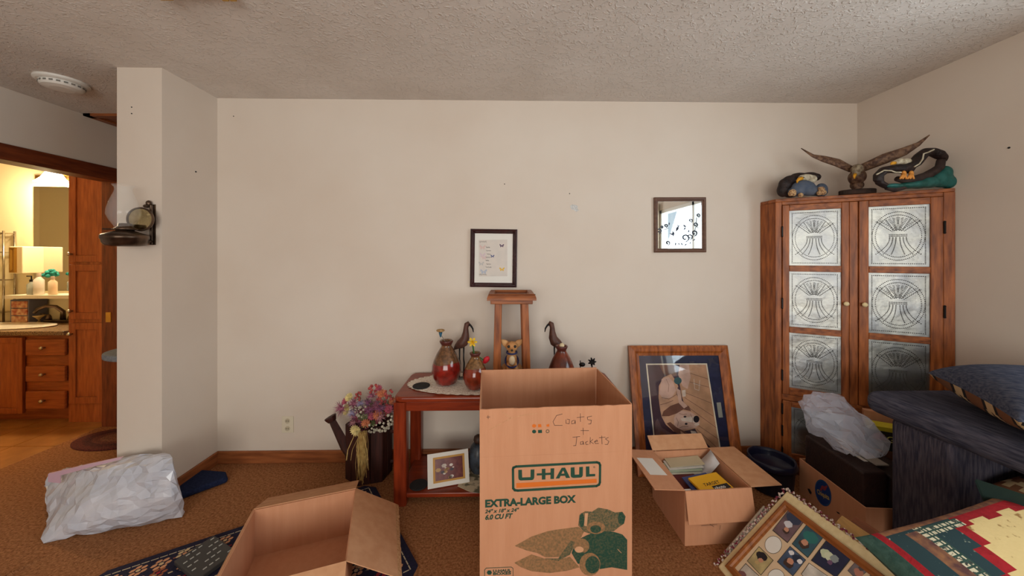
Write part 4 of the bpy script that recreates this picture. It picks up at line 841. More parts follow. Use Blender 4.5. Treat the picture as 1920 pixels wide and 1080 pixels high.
# ------------------------------------------------------------------ carton of papers
A = WZ(1284, 1024, 0); B_ = WZ(1420, 1033, 0); u = (B_-A).normalized(); u = V((.995, .06, 0)).normalized(); v = V((-u.y+.03, u.x, 0)).normalized(); CW, CD, CHt, T = .335, .345, .262, .005
t = thing('paper_carton', 'open brown carton filled with papers and magazines', 'carton', A+u*CW/2+v*CD/2)
for nm, q in (('front_panel', (A, u*CW, v*T)), ('back_panel', (A+v*(CD-T), u*CW, v*T)), ('side_panel', (A+v*T, u*T, v*(CD-2*T))), ('side_panel', (A+u*(CW-T)+v*T, u*T, v*(CD-2*T)))): MB().para(q[0], q[1], q[2], Z3*CHt).build(nm, CARD, t)
MB().para(A+u*T+v*T, u*(CW-2*T), v*(CD-2*T), Z3*T).build('bottom_panel', CARD, t)
zt = Z3*(CHt+.002)
MB().para(A+zt-v*.001, u*CW, (-v*.03-Z3*.138), -v*.004+Z3*.001).build('flap', CARD, t)
MB().para(A+v*CD+zt, u*CW, (v*.07+Z3*.05), Z3*.004-v*.002).build('flap', CARD2, t)
lf = MB().para(A+zt, v*CD, (-u*.15+Z3*.012), Z3*.004).build('flap', CARD, t)
MB().para(A+u*CW+zt, v*CD, (u*.16-Z3*.0), Z3*.004).build('flap', CARD2, t)
e1, e2 = v, (-u*.15+Z3*.012).normalized(); p0 = A+zt+Z3*.0048+e1*.11+e2*.03; b = MB(); b.poly([p0, p0+e1*.15+e2*.01, p0+e1*.15+e2*.1, p0+e2*.09]); b.build('shipping_label', PAPER, lf)
b = MB()
for q in ([(1314, 985), (1330, 984), (1344, 983)], [(1330, 982), (1338, 987)], [(1350, 984), (1349, 992)]): b.stroke([RP(x, y, A-v*.001, v)-v*.003 for x, y in q], .0015, -v)
b.build('ink_scribble', INK, t)
# contents
def sheet(name, label, cat, pts, th, m, kids=None):
    t = thing(name, label, cat, V(pts[0])); b = MB(); b.prism(pts, th); o = b.build('sheet', m, t); return t, o
zc = .2
b = MB(); N = 14; p0 = A+u*.03+v*.22+Z3*.150
for i in range(N+1):
    a = i/N; q = p0+u*(.28*a+.04*max(0, a-.7))+Z3*(.035*max(0, (a-.55)/.45)**1.6*3-.004); b.v += [q, q+v*(.11-.03*a)+Z3*.03]
b.f = [(2*i, 2*i+2, 2*i+3, 2*i+1) for i in range(N)]; b.m = [0]*N
o3 = b.build('curled_paper', mat('grey_paper', (196, 190, 188), rough=.7), smooth=True); o3.modifiers.new('s', 'SOLIDIFY').thickness = .002; tag(o3, 'curled white paper sheet rising from the paper carton', 'paper')
for i in range(4):
    p = A+u*(.03+.012*i)+v*(.235+.01*i)+Z3*(.19+.007*i); b = MB(); b.para(p, (u*.2+Z3*.004*(i-1)), v*.07+Z3*.008, Z3*.005); tag(b.build('envelope', mat('envelope%d' % i, ((200, 196, 176), (176, 186, 160), (206, 200, 190), (186, 170, 140))[i], rough=.8)), 'folded %s envelope stacked in the paper carton' % ('cream', 'pale green', 'white', 'tan')[i], 'envelope')
p = A+u*.03+v*.03+Z3*.165; tag(MB().para(p, u*.15, v*.2, Z3*.03).build('red_folder', mat('maroon_card', (92, 26, 30), rough=.6)), 'dark red folder lying in the paper carton', 'folder')
p = A+u*.04+v*.02+Z3*.2; tag(MB().para(p, u*.08, v*.07+Z3*.006, Z3*.004).build('white_card', PAPER), 'white card at the corner of the paper carton', 'card')
p = A+u*.085+v*.012+Z3*.205; tag(MB().para(p, u*.15+v*.03, v*.15-u*.01+Z3*.012, Z3*.006).build('blue_booklet', mat('blue_cover', (62, 76, 128), rough=.5)), 'blue booklet under the yellow package', 'booklet')
yp = A+u*.115+v*.006+Z3*.214; uy, vy = (u*.975+v*.2).normalized(), (v*.95-u*.2+Z3*.12).normalized(); t = thing('yellow_package', 'yellow printed package on top of the paper carton', 'package', yp)
yb = MB().para(yp, uy*.18, vy*.125, Z3*.012).build('packet', mat('yellow_pack', (230, 170, 24), rough=.45), t, bevel=.002)
text_polys('TARGET', yp+Z3*.0126+uy*.04+vy*.055, uy, vy, .026, .2, .01).build('lettering', BLACK, yb)
b = MB(); q = yp+Z3*.0124+uy*.075+vy*.018; b.poly([q, q+uy*.095, q+uy*.095+vy*.03, q+vy*.03]); b.build('black_band', BLACK, yb); text_polys('photo', yp+Z3*.0128+uy*.08+vy*.024, uy, vy, .026, 0, .02).build('lettering', PAPER, yb)

# ------------------------------------------------------------------ black bin by the cabinet
c = W(1446, 900, 2.10); c.z = 0; t = thing('waste_bin', 'low black bin lined with a dark bag beside the corner cabinet', 'bin', c)
b = MB(); b.lathe([(.12, 0), (.135, .01), (.15, .17), (.145, .17), (.118, .02), (0, .02)], c, 28, sx=.78, sy=.78); b.build('body', mat('black_bin', (22, 22, 34), rough=.45), t, smooth=False)
b = MB(); b.lathe([(.156, .145), (.158, .165), (.154, .186), (.146, .188), (.14, .17), (.12, .06), (0, .05)], c, 28, sx=.78, sy=.8); b.v = [p+V((noise.noise(p*30)*.006, noise.noise(p*30+V((9, 0, 0)))*.006, noise.noise(p*22)*.006)) for p in b.v]; b.build('liner', mat('dark_film', (24, 26, 48), rough=.3), t, smooth=True)

# ------------------------------------------------------------------ corner cabinet with punched tin panels
L0, R0 = V((1.749, 2.248, 0)), V((2.43, 1.855, 0)); u = (R0-L0); CWd = u.length; u.normalize(); nin = V((-u.y, u.x, 0)); nf = -nin; ZT = 1.753
t = thing('corner_cabinet', 'oak corner cabinet with six punched tin door panels', 'cabinet', (L0+R0)/2)
foot = [L0, R0, V((XR-.004, 2.386, 0)), V((1.752, 2.386, 0))]
inner = [L0+nin*.022, R0+nin*.022, V((XR-.004, 2.386, 0)), V((1.752, 2.386, 0))]
MB().prism([p+Z3*.0 for p in inner], (0, 0, ZT-.02)).build('carcass', OAKZ, t)
MB().prism([p+Z3*(ZT-.02) for p in foot], (0, 0, .02)).build('top_board', OAKX, t, bevel=.003)
def fb_(x0, x1, z0, z1, y0=0, y1=.022): return MB().para(L0+u*x0+nf*-y0*0+nin*y0+Z3*z0, u*(x1-x0), nin*(y1-y0), Z3*(z1-z0))
def face(name, x0, x1, z0, z1, m, out=0, th=.022, parent=t, bev=.003): return MB().para(L0+u*x0+nf*out+Z3*z0, u*(x1-x0), nin*th, Z3*(z1-z0)).build(name, m, parent, bevel=bev)
face('stile', 0, .034, .0, ZT-.02, OAKZ); face('stile', .742, CWd, .0, ZT-.02, OAKZ); face('stile', .358, .397, .5, 1.71, OAKZ)
face('rail', .034, .742, 1.712, ZT-.02, OAKX); face('rail', .034, .742, .462, .5, OAKX); face('rail', .034, .742, 0, .09, OAKX)
# tin panel mesh: sheet plus dots, shared
dots = MB(); PW, PHh = .250, .348
def dot(x, z, r=.0022): c = u*x+Z3*z+nf*.0012; s = u*r; k = Z3*r; dots.add([c-s-k, c+s-k, c+s+k, c-s+k, c+nf*.002], [(0, 1, 4), (1, 2, 4), (2, 3, 4), (3, 0, 4)])
for i in range(27):
    x = .016+i*(PW-.032)/26; dot(x, .016); dot(x, PHh-.016)
for i in range(1, 38):
    z = .016+i*(PHh-.032)/38; dot(.016, z); dot(PW-.016, z)
for R, N in ((.108, 84), (.094, 74)):
    for k in range(N): a = 6.283*k/N; dot(PW/2+R*math.cos(a), PHh/2+R*1.28*math.sin(a))
for s in (-1, 1):
    for j in range(3):
        for i in range(16):
            a = i/15; dot(PW/2+s*(.008+.013*j+(.012+.012*j)*a*a*1.6), PHh/2-.008-.095*a)
    for lean in (.12, .5, .95):
        for i in range(9):
            a = .25+.75*i/8; cx = PW/2+s*lean*.085*a; cz = PHh/2+.012+.092*a*(1-.22*lean)
            for w_ in (-1, 1):
                for q in (0, 1): dot(cx+w_*(.005+.005*q), cz+.003*q-w_*s*.002, .0018)
for k in range(11): dot(PW/2-.035+.007*k, PHh/2); dot(PW/2-.035+.007*k, PHh/2+.008)
dotm = None
KNOB = mat('ivory_knob', (226, 204, 158), rough=.3)
def tin_door(x0, x1, z0, z1, px0, rows, knobx, hx):
    global dotm
    d = bpy.data.objects.new('door', None); COL.objects.link(d); d.parent = t; d.location = (0, 0, 0); ORG[d.name] = ORG[t.name]
    px1 = px0+PW; out = .006
    face('stile', x0, px0, z0, z1, OAKZ, out, .02, d); face('stile', px1, x1, z0, z1, OAKZ, out, .02, d)
    zs = [z0]+[q for r in rows for q in r]+[z1]
    for a, c in zip(zs[0::2], zs[1::2]): face('rail', px0, px1, a, c, OAKX, out, .02, d)
    for a, c in rows:
        s = MB(); N = 10; hgt = c-a
        for j in range(N+1):
            for i in range(N+1): s.v.append(L0+u*(px0+PW*i/N)+Z3*(a+hgt*j/N)+nf*(-.006+.0016*noise.noise(V((i*.55+px0*40, j*.55+a*30, 2)))))
        s.f = [(j*(N+1)+i, j*(N+1)+i+1, (j+1)*(N+1)+i+1, (j+1)*(N+1)+i) for j in range(N) for i in range(N)]; s.m = [0]*len(s.f)
        s.build('tin_panel', TIN, d, smooth=True)
        k = (c-a)/PHh; q = MB(); q.v = [L0+u*px0+Z3*a+nf*-.006+V((p.x, p.y, p.z*k)) for p in dots.v]; q.f = dots.f; q.m = dots.m; do = q.build('punched_dots', TIND, d); do['kind'] = 'stuff'
    if knobx is not None:
        c = L0+u*knobx+nf*out+Z3*1.1; k = MB(); k.lathe([(.006, 0), (.005, .01), (.012, .015), (.014, .022), (.009, .028), (0, .029)], c, 14, ax=nf); k.build('knob', KNOB, d, smooth=True)
    for z in ((z0+z1)/2+(z1-z0)*.36, (z0+z1)/2-(z1-z0)*.02, (z0+z1)/2-(z1-z0)*.4):
        h = MB(); h.tube([L0+u*hx+nf*.012+Z3*(z-.028), L0+u*hx+nf*.012+Z3*(z+.028)], .005, 8); h.ball(L0+u*hx+nf*.012+Z3*(z+.03), .006, 6, 4); h.ball(L0+u*hx+nf*.012+Z3*(z-.03), .006, 6, 4); h.build('hinge', BLACKM, d)
rows3 = [(.547, .897), (.935, 1.287), (1.325, 1.673)]
tin_door(.036, .356, .502, 1.71, .0715, rows3, .338, .034); tin_door(.399, .74, .502, 1.71, .442, rows3, .419, .742)
tin_door(.036, .386, .092, .460, .082, [(.13, .425)], None, .034); tin_door(.39, .74, .092, .460, .442, [(.13, .425)], None, .742)

# ------------------------------------------------------------------ eagle figurines on the cabinet
DARKF = mat('dark_feather', (44, 28, 24), (26, 18, 18), scale=40, rough=.6, bump=.6, bscale=70, bdist=.01)
WHITEF = mat('white_feather', (206, 196, 172), (150, 136, 112), scale=60, rough=.7, bump=.5, bscale=90)
BEAK = mat('yellow_beak', (206, 144, 30), rough=.4)
c = W(1505, 370, 2.22); c.z = ZT+.001; k = 2.22/F; t = thing('eagle_bust', 'bald eagle head figurine curled over a blue rock', 'figurine', c)
def E(x, y, dy=0): p = zm(1440, 240, 7.2, [(x, y)])[0]; return W(p[0], p[1], 2.22+dy)
blob('wing', DARKF, t, [(E(330, 700, .02), (.06, .03, .03)), (E(240, 760, .02), (.045, .03, .04)), (E(200, 840, .02), (.035, .03, .045)), (E(430, 650, .03), (.06, .03, .022)), (E(560, 635, .03), (.05, .03, .018)), (E(640, 665, .03), (.03, .03, .025)), (E(300, 870, .02), (.05, .03, .035))], .006)
blob('rock', mat('blue_rock', (64, 74, 92), (86, 92, 104), scale=20, rough=.7), t, [(E(480, 800, -.015), (.075, .035, .045)), (E(560, 840, -.01), (.06, .035, .036)), (E(720, 840, -.005), (.036, .03, .045)), (E(390, 860, -.01), (.06, .035, .03)), (E(640, 870, 0), (.08, .03, .022))], .006)
blob('head', WHITEF, t, [(E(520, 670, -.02), (.042, .028, .022)), (E(590, 690, -.02), (.03, .026, .026)), (E(470, 668, -.025), (.025, .022, .018))], .005)
b = MB(); b.tube([E(455, 680, -.045), E(420, 690, -.05), E(395, 715, -.05), E(392, 745, -.048)], [.012, .011, .007, .002], 8); b.build('beak', BEAK, t, smooth=True)
MB().tube([E(425, 664, -.048), E(490, 668, -.05)], [.004, .003], 6).build('brow', BLACK, t)
b = MB()
for x, y, r in ((330, 870, .02), (310, 885, .016), (345, 890, .014), (440, 905, .014), (720, 830, .018), (740, 870, .018), (690, 880, .014), (700, 820, .012)): b.ball(E(x, y, -.045), r, 8, 6)
b.build('flowers', mat('brown_bloom', (120, 80, 60), (206, 170, 120), scale=110, rough=.8), t)
# spread-wing eagle
ec = W(1607, 342, 2.12); dirw = V((math.cos(math.radians(-30)), math.sin(math.radians(-30)), 0)); t = thing('soaring_eagle', 'eagle figurine with both wings spread wide on a wood base', 'figurine', V((ec.x, ec.y, ZT)))
BROWNF = mat('brown_feather', (78, 52, 40), (122, 92, 70), scale=55, rough=.6, bump=.5, bscale=80, lo=.4, hi=.62)
zbase = ZT+.001
MB().prism([V((ec.x, ec.y, zbase))+dirw*(.085*math.cos(a))+V((-dirw.y, dirw.x, 0))*(.05*math.sin(a)) for a in [6.283*k/20 for k in range(20)]], (0, 0, .03)).build('base', mat('bark', (60, 40, 30), (38, 26, 20), scale=30, rough=.8, bump=.6), t, bevel=.006)
blob('body', BROWNF, t, [(V((ec.x, ec.y, 1.86)), (.036, .05, .045)), (V((ec.x-.02, ec.y-.02, 1.9)), (.034, .034, .034)), (V((ec.x+.02, ec.y+.02, 1.815)), (.034, .034, .03)), (V((ec.x, ec.y+.0, 1.80)), (.024, .024, .03))], .006)
blob('head', mat('grey_feather', (150, 136, 112), (96, 80, 62), scale=60, rough=.6, bump=.4), t, [(V((ec.x-.045, ec.y-.045, 1.897)), (.028, .028, .03)), (V((ec.x-.058, ec.y-.052, 1.872)), (.02, .02, .02))], .005)
b = MB(); p = V((ec.x-.075, ec.y-.062, 1.862)); b.tube([p, p+V((-.012, -.008, -.012)), p+V((-.014, -.010, -.028))], [.009, .007, .002], 8); b.build('beak', BEAK, t, smooth=True)
def wing(tips, name='wing'):
    b = MB(); n_ = len(tips)
    b.tube([p for p, r in tips], [r for p, r in tips], 10, flat=.42, up=(0, -1, .2)); return b.build(name, BROWNF, t, smooth=True)
sh = V((ec.x, ec.y, 1.9))
def wp(s, a, z): return sh+dirw*(s*a)+V((0, 0, z))
lt, rt_ = WY(1502, 278, 1), None
for s, L, pts in ((-1, .264, ((1502, 278), (1524, 292), (1545, 298), (1570, 305), (1597, 318))), (1, .299, ((1743, 253), (1722, 270), (1695, 284), (1660, 297), (1617, 315)))):
    tips = []
    for i, (px, py) in enumerate(pts):
        a = D(px, 480); den = a.x*dirw.y-a.y*dirw.x; tt = (ec.x*dirw.y-ec.y*dirw.x)/den; tips.append((W(px, py, tt), (.003, .012, .024, .03, .024)[i]))
    wing(tips)
# eagle on a branch
c = W(1712, 356, 1.97); c.z = ZT+.001; t = thing('perched_eagle', 'dark eagle figurine crouching on a branch over green rock', 'figurine', c)
def E(x, y, dy=0): p = zm(1620, 240, 8.306, [(x, y)])[0]; return W(p[0], p[1], 1.93+dy)
def tb(b, pts, dy=0, flat=.7): b.tube([E(x, y, dy) for x, y, r in pts], [r for x, y, r in pts], 12, flat=flat)
o = blob('body', DARKF, t, [(E(640, 630), (.05, .03, .03)), (E(560, 620), (.04, .03, .022))], .005, lambda b: (tb(b, [(180, 830, .014), (220, 740, .026), (310, 660, .03), (420, 640, .03), (560, 640, .034), (680, 600, .034), (800, 540, .034), (880, 440, .034), (960, 370, .03), (1060, 370, .03), (1160, 410, .032), (1240, 470, .024), (1270, 520, .008)]), tb(b, [(230, 760, .024), (240, 850, .022), (330, 900, .02), (420, 940, .012)])), 3)
for pts in ([(195, 725), (260, 690), (310, 660), (420, 665), (490, 690), (580, 690)], [(780, 605), (860, 560), (915, 480), (930, 400), (1000, 378), (1090, 335)]): MB().tube([E(x, y, -.035) for x, y in pts], .0035, 6).build('feather_line', WHITEF, t)
blob('head', WHITEF, t, [(E(590, 525, -.01), (.036, .022, .018)), (E(520, 530, -.01), (.02, .02, .014)), (E(660, 520, -.005), (.025, .02, .016))], .0045)
MB().tube([E(480, 545, -.015), E(440, 548, -.02), E(415, 570, -.02)], [.009, .009, .003], 8).build('beak', BEAK, t, smooth=True)
b = MB()
for fx in (620, 735):
    f = E(fx, 715, -.03); b.ball(f, (.012, .01, .018), 8, 6)
    for dx in (-50, -15, 35): b.tube([f, E(fx+dx*.8, 765, -.045), E(fx+dx*1.2, 795, -.045)], [.008, .006, .004], 6)
b.build('talons', mat('orange_talon', (206, 136, 60), rough=.5), t, smooth=True)
b = MB(); b.tube([E(510, 790), E(640, 820), E(800, 800), E(960, 750), E(1090, 680), E(1180, 610), E(1200, 500)], [.014, .018, .022, .022, .022, .02, .018], 10); b.tube([E(350, 930), E(480, 950), E(640, 900), E(800, 830)], [.012, .018, .018, .016], 10); b.build('branch', mat('branch', (62, 46, 40), (40, 30, 28), scale=30, rough=.8, bump=.5), t, smooth=True)
zr = ZT+.001
def cl(p, r): return V((p.x, p.y, max(p.z, zr+r[2]))), r
blob('rock', mat('green_rock', (22, 74, 66), (36, 96, 92), scale=22, rough=.5, bump=.6, bscale=30), t, [cl(E(1000, 850), (.06, .04, .03)), cl(E(1200, 800), (.06, .04, .045)), cl(E(1250, 700), (.03, .035, .04)), cl(E(850, 890), (.06, .04, .022)), cl(E(1320, 850), (.03, .035, .035)), cl(E(700, 930), (.06, .04, .018)), cl(E(450, 945), (.06, .035, .014))], .006)

# ------------------------------------------------------------------ sofa along the side wall
DENIM = mat('denim_weave', (50, 52, 66), (84, 82, 94), scale=120, stretch=(1, .12, 1), rough=.95, spec=.15, bump=.4, bscale=200)
DENIMZ = mat('denim_weave_upright', (48, 47, 60), (80, 74, 82), scale=120, stretch=(1, 1, .12), rough=.95, spec=.15, bump=.4, bscale=200)
SX, SY1 = W(1615, 728, 1.716).x, W(1615, 728, 1.716).y; t = thing('sofa', 'blue denim sofa with a wide padded arm along the side wall', 'sofa', (2.05, 1.2, 0))
ax0, ax1, ay0, ay1 = SX, 2.425, 1.06, SY1
b = MB(); b.prism(rrect(ax0, ax1, ay0, ay1, .05, .64, 5), (0, 0, .10)); b.build('arm_top', DENIM, t, bevel=.042, seg=5, smooth=False)
MB().box(ax0+.03, 2.425, 1.36, SY1-.10, .0, .645).build('arm_panel', DENIMZ, t, bevel=.02, seg=3)
MB().box(1.9, 2.425, -.7, 1.355, .0, .30).build('seat_base', DENIMZ, t, bevel=.02)
MB().box(1.88, 2.2, -.68, 1.35, .302, .42).build('seat_cushion', DENIM, t, bevel=.04, seg=4)
MB().box(2.2, 2.425, -.7, 1.05, .302, .85).build('backrest', DENIM, t, bevel=.05, seg=4)
# denim throw pillow with woven pattern on the arm
def swp(s_, t_, side):
    if side > 0: return 0
    d = abs(((s_*3) % 1)-.5)*2; q = t_*9+d*1.6
    return 3 if q < .9 else 1 if q < 1.25 else 2 if q < 1.75 else 1 if q < 2.1 else 3 if q < 3.0 else 1
SWM = [mat('denim_pillow', (58, 64, 84), (90, 94, 108), scale=130, stretch=(1, .2, 1), rough=.95, spec=.1, bump=.3, bscale=200), mat('weave_black', (28, 24, 26), rough=.95), mat('weave_cream', (196, 170, 130), rough=.95), mat('weave_brown', (120, 78, 52), rough=.95)]
c = V((2.05, 1.245, .852)); pu = V((-.507, -.862, 0)).normalized(); pv = V((.862, -.507, .06)).normalized(); pn = pu.cross(pv)
if pn.z < 0: pn = -pn
b = MB(); pillow(b, c, pu, pv, pn, .28, .25, .10, 56, lambda s_, t_, side: swp(s_, t_, side)); tag(b.build('denim_pillow', SWM, smooth=True), 'denim throw pillow with a woven zigzag underside on the sofa arm', 'pillow')
b = MB(); c = V((2.0, 1.2, .515)); pillow(b, c, V((0, -1, 0)), V((.97, 0, .25)).normalized(), V((-.25, 0, .97)).normalized(), .14, .15, .05, 24, lambda s_, t_, side: (1, 3, 2, 3)[int(t_*9+abs(((s_*6) % 1)-.5)*2) % 4]); tag(b.build('zigzag_pillow', SWM, smooth=True), 'brown and black zigzag pillow on the sofa seat under the padded arm', 'pillow')

# ------------------------------------------------------------------ banana carton with cases
A = WZ(1633, 960, .20); A.z = 0; A2 = WZ(1487, 850, .20); A2.z = 0; v = (A2-A); BL_ = v.length; v.normalize(); u = V((v.y, -v.x, 0)); BWd, BHt, T = .30, .2, .006; A = A+v*.025; BL_ -= .075
t = thing('fruit_carton', 'brown fruit carton with a blue oval sticker beside the sofa', 'carton', A+v*BL_/2+u*BWd/2)
sp = MB().para(A, v*BL_, u*T, Z3*BHt).build('side_panel', CARD, t); MB().para(A+u*(BWd-T), v*BL_, u*T, Z3*BHt).build('side_panel', CARD, t)
MB().para(A+u*T, u*(BWd-2*T), v*T, Z3*BHt).build('end_panel', CARD, t); MB().para(A+u*T+v*(BL_-T), u*(BWd-2*T), v*T, Z3*BHt).build('end_panel', CARD, t); MB().para(A+u*T+v*T, u*(BWd-2*T), v*(BL_-2*T), Z3*T).build('bottom_panel', CARD, t)
Q = lambda pts: zm(1500, 900, 6, pts); ns = -u
def ons(mb, pts, lift, mi=0): mb.poly([RP(px, py, A, ns)+ns*lift for px, py in Q(pts)], mi)
BLU = mat('sticker_blue', (32, 60, 122), rough=.4); el = [(262+92*math.cos(a)+12*math.sin(a), 145+148*math.sin(a)+30*math.cos(a)) for a in [6.283*k/28 for k in range(28)]]
b = MB(); ons(b, el, .0008, 0); b.build('sticker', BLU, sp)
b = MB(); b.stroke([RP(px, py, A, ns)+ns*.0012 for px, py in Q([(262+(x-262)*.93, 145+(y-145)*.93) for x, y in el])], .002, ns, True); b.build('sticker_ring', mat('sticker_cyan', (60, 110, 150), rough=.4), sp)
b = MB()
for x, y, r in ((255, 80, 16), (280, 95, 20), (240, 105, 14), (300, 75, 12)): ons(b, circ(x, y, r, r*1.2, 10), .0012)
b.build('sticker_emblem', mat('sticker_red', (140, 60, 70), rough=.5), sp)
a1, a2 = RP(*Q([(196, 150)])[0], A, ns), RP(*Q([(335, 228)])[0], A, ns); uu = (a2-a1).normalized(); vv = ns.cross(uu); vv = vv if vv.z > 0 else -vv
mb = text_polys('Chiquita', a1+ns*.0014, uu, vv, .034, .1, .015); xm = max((p-a1).dot(uu) for p in mb.v); mb.v = [p+uu*((p-a1).dot(uu)*((a2-a1).length/xm-1)) for p in mb.v]; mb.build('sticker_lettering', mat('sticker_gold', (206, 176, 90), rough=.5), sp)
b = MB(); ons(b, [(85, 95), (110, 100), (132, 140), (128, 165), (105, 145)], .0008); ons(b, [(408, 352), (440, 365), (455, 388), (425, 375)], .0008); b.build('hand_hole', BLACK, sp)
CASE = mat('dark_brown_case', (50, 33, 30), (40, 27, 26), scale=40, rough=.55, bump=.2, bscale=120)
def case(off, wd, z0, z1, l0, l1, label, name='storage_case'):
    t = thing(name, label, 'case', A+u*(off+wd/2)+v*BL_/2); MB().para(A+u*off+v*l0+Z3*z0, u*wd, v*(l1-l0), Z3*(z1-z0)).build('shell', CASE, t, bevel=.012, seg=3); return t
t = case(.014, .115, .01, .352, .03, BL_-.02, 'dark brown case standing against the stickered carton side')
MB().para(A+u*.10+v*.12+Z3*.3525, u*.02, v*.16, Z3*.001).build('white_label', PAPER, t)
t = case(.138, .15, .01, .335, .02, BL_-.02, 'dark brown case with a tan strap in the fruit carton')
MB().para(A+u*.165+v*.012+Z3*.03, u*.028, v*.006, Z3*.315).build('strap', mat('tan_strap', (150, 120, 84), rough=.8), t)
b = MB(); b.para(A+u*.13+v*.09+Z3*.35, u*.06, v*.25, Z3*.006); tag(b.build('paper_strip', mat('strip_paper', (176, 168, 156), rough=.7)), 'grey paper strip lying between the two dark cases', 'paper')
# clear plastic bag on the cases
random.seed(5)
cp = [W(x, y, d) for x, y, d in ((1497, 752, 2.0), (1530, 738, 2.02), (1572, 740, 2.0), (1590, 765, 1.95), (1512, 800, 1.93), (1545, 828, 1.85), (1528, 790, 1.85), (1600, 768, 1.88), (1632, 795, 1.83), (1610, 830, 1.78), (1660, 850, 1.74), (1668, 828, 1.76), (1640, 860, 1.72), (1580, 838, 1.78))]
cp = [V((p.x, p.y, max(p.z, .36))) for p in cp]
b = crumple(cp, .045, .018, 2, .357); tag(b.build('clear_plastic_bag', film_mat('clear_film', (206, 210, 226), .36, .12), smooth=False), 'crumpled clear plastic bag lying on the dark cases', 'bag')
# yellow boxed item and box behind
p = W(1634, 800, 1.95); t = thing('yellow_game_box', 'narrow black and yellow printed box behind the plastic bag', 'box', V((p.x, p.y, .3)))
p = W(1632, 822, 1.93); yb = MB().para(V((p.x, p.y, .335)), V((.16, -.09, 0)), V((.04, .07, 0)), Z3*.10).build('box_body', mat('black_yellow', (44, 44, 34), rough=.5), t); MB().para(V((p.x, p.y, .436)), V((.16, -.09, 0)), V((.04, .07, 0)), Z3*.022).build('yellow_edge', mat('yellow_edge', (214, 196, 50), rough=.5), t)
uu = V((.16, -.09, 0)).normalized(); text_polys('GIN', V((p.x, p.y, .385))+uu*.06+V((-.004, -.007, 0)), uu, Z3, .045, 0, .01).build('lettering', mat('yellow_ink', (220, 210, 110), rough=.5), yb)
MB().para(V((p.x, p.y, .39))+uu*.01+V((-.003, -.005, 0)), uu*.045, V((0, -.001, 0)), Z3*.03).build('red_tab', mat('pink_tab', (190, 60, 80), rough=.5), yb)
p = V((2.06, 1.985, 0)); tag(MB().para(V((p.x, p.y, .0)), V((.24, -.15, 0)), V((.02, .03, 0)), Z3*.50).build('brown_box', CARD), 'plain brown box standing behind the sofa arm', 'carton')

# ------------------------------------------------------------------ collage picture frame and things under it
Lc = V((.919*CS+1.554*SN, -.919*SN+1.554*CS, .012)); cu_ = V((.14, -.99, 0)); cu_ = V((cu_.x*CS+cu_.y*SN, -cu_.x*SN+cu_.y*CS, 0)).normalized(); cv = V((.749, .105, .654)); cv = V((cv.x*CS+cv.y*SN, -cv.x*SN+cv.y*CS, cv.z)).normalized(); cv = (cv-cu_*cv.dot(cu_)).normalized(); cn = cv.cross(cu_)
if cn.z < 0: cn = -cn
t = thing('photo_album', 'cream padded photo album with a floral ruffle under the collage frame', 'album', Lc)
CL, CHh = .66, .445
b = MB(); b.para(Lc-cu_*.015-cv*.008-cn*.034, cu_*CL, cv*(CHh+.022), cn*.03); b.build('cover', mat('cream_cloth', (226, 206, 160), (216, 194, 146), scale=50, rough=.9), t, bevel=.008)
b = MB(); edge = []
for e0, ev, L, od in ((Lc-cu_*.024-cv*.015-cn*.006, cv, CHh+.03, -cu_), (Lc-cu_*.02+cv*(CHh+.018)-cn*.006, cu_, CL, cv)):
    n_ = int(L/.005)
    for i in range(n_+1): p = e0+ev*(L*i/n_)+od*(.006*math.sin(i*1.3)+.004*noise.noise(V((i*.4, 1, 2))))+cn*(.003*math.sin(i*2.1)); b.ball(p, (.0048, .0048, .004), 5, 4)
b.build('floral_ruffle', mat('floral_ruffle', (206, 190, 176), (120, 40, 60), scale=70, rough=.9, lo=.46, hi=.54), t)
t = thing('collage_frame', 'oak collage frame of family snapshots lying on the cream album', 'picture frame', Lc)
fo = Lc+cu_*.018+cv*.018-cn*.003; CL2, CH2 = .62, CHh-.05
b = MB(); frame_ring(b, fo, cu_, cv, cn, CL2, CH2, .028, .018); b.build('frame', wood('oak_frame', (120, 66, 28), (164, 98, 46), 'y'), t)
b = MB(); b.para(fo+cu_*.02+cv*.02+cn*.002, cu_*(CL2-.04), cv*(CH2-.04), cn*.004); mb_ = b.build('mat_board', mat('beige_mat', (214, 186, 152), rough=.8), t)
cp0 = fo+cn*.0066
def onc(mb, pts, lift, mi=0): mb.poly([RP(px, py, cp0, cn)+cn*lift for px, py in pts], mi)
Q1 = lambda pts: zm(1320, 900, 6, pts); Q2 = lambda pts: zm(1500, 900, 6, pts)
def grow(pts, k): cx = sum(p[0] for p in pts)/len(pts); cy = sum(p[1] for p in pts)/len(pts); return [(cx+(x-cx)*k, cy+(y-cy)*k) for x, y in pts]
OUTL = mat('mat_cut_line', (60, 56, 44), rough=.8); SK, HR = (196, 140, 112), (66, 44, 36)
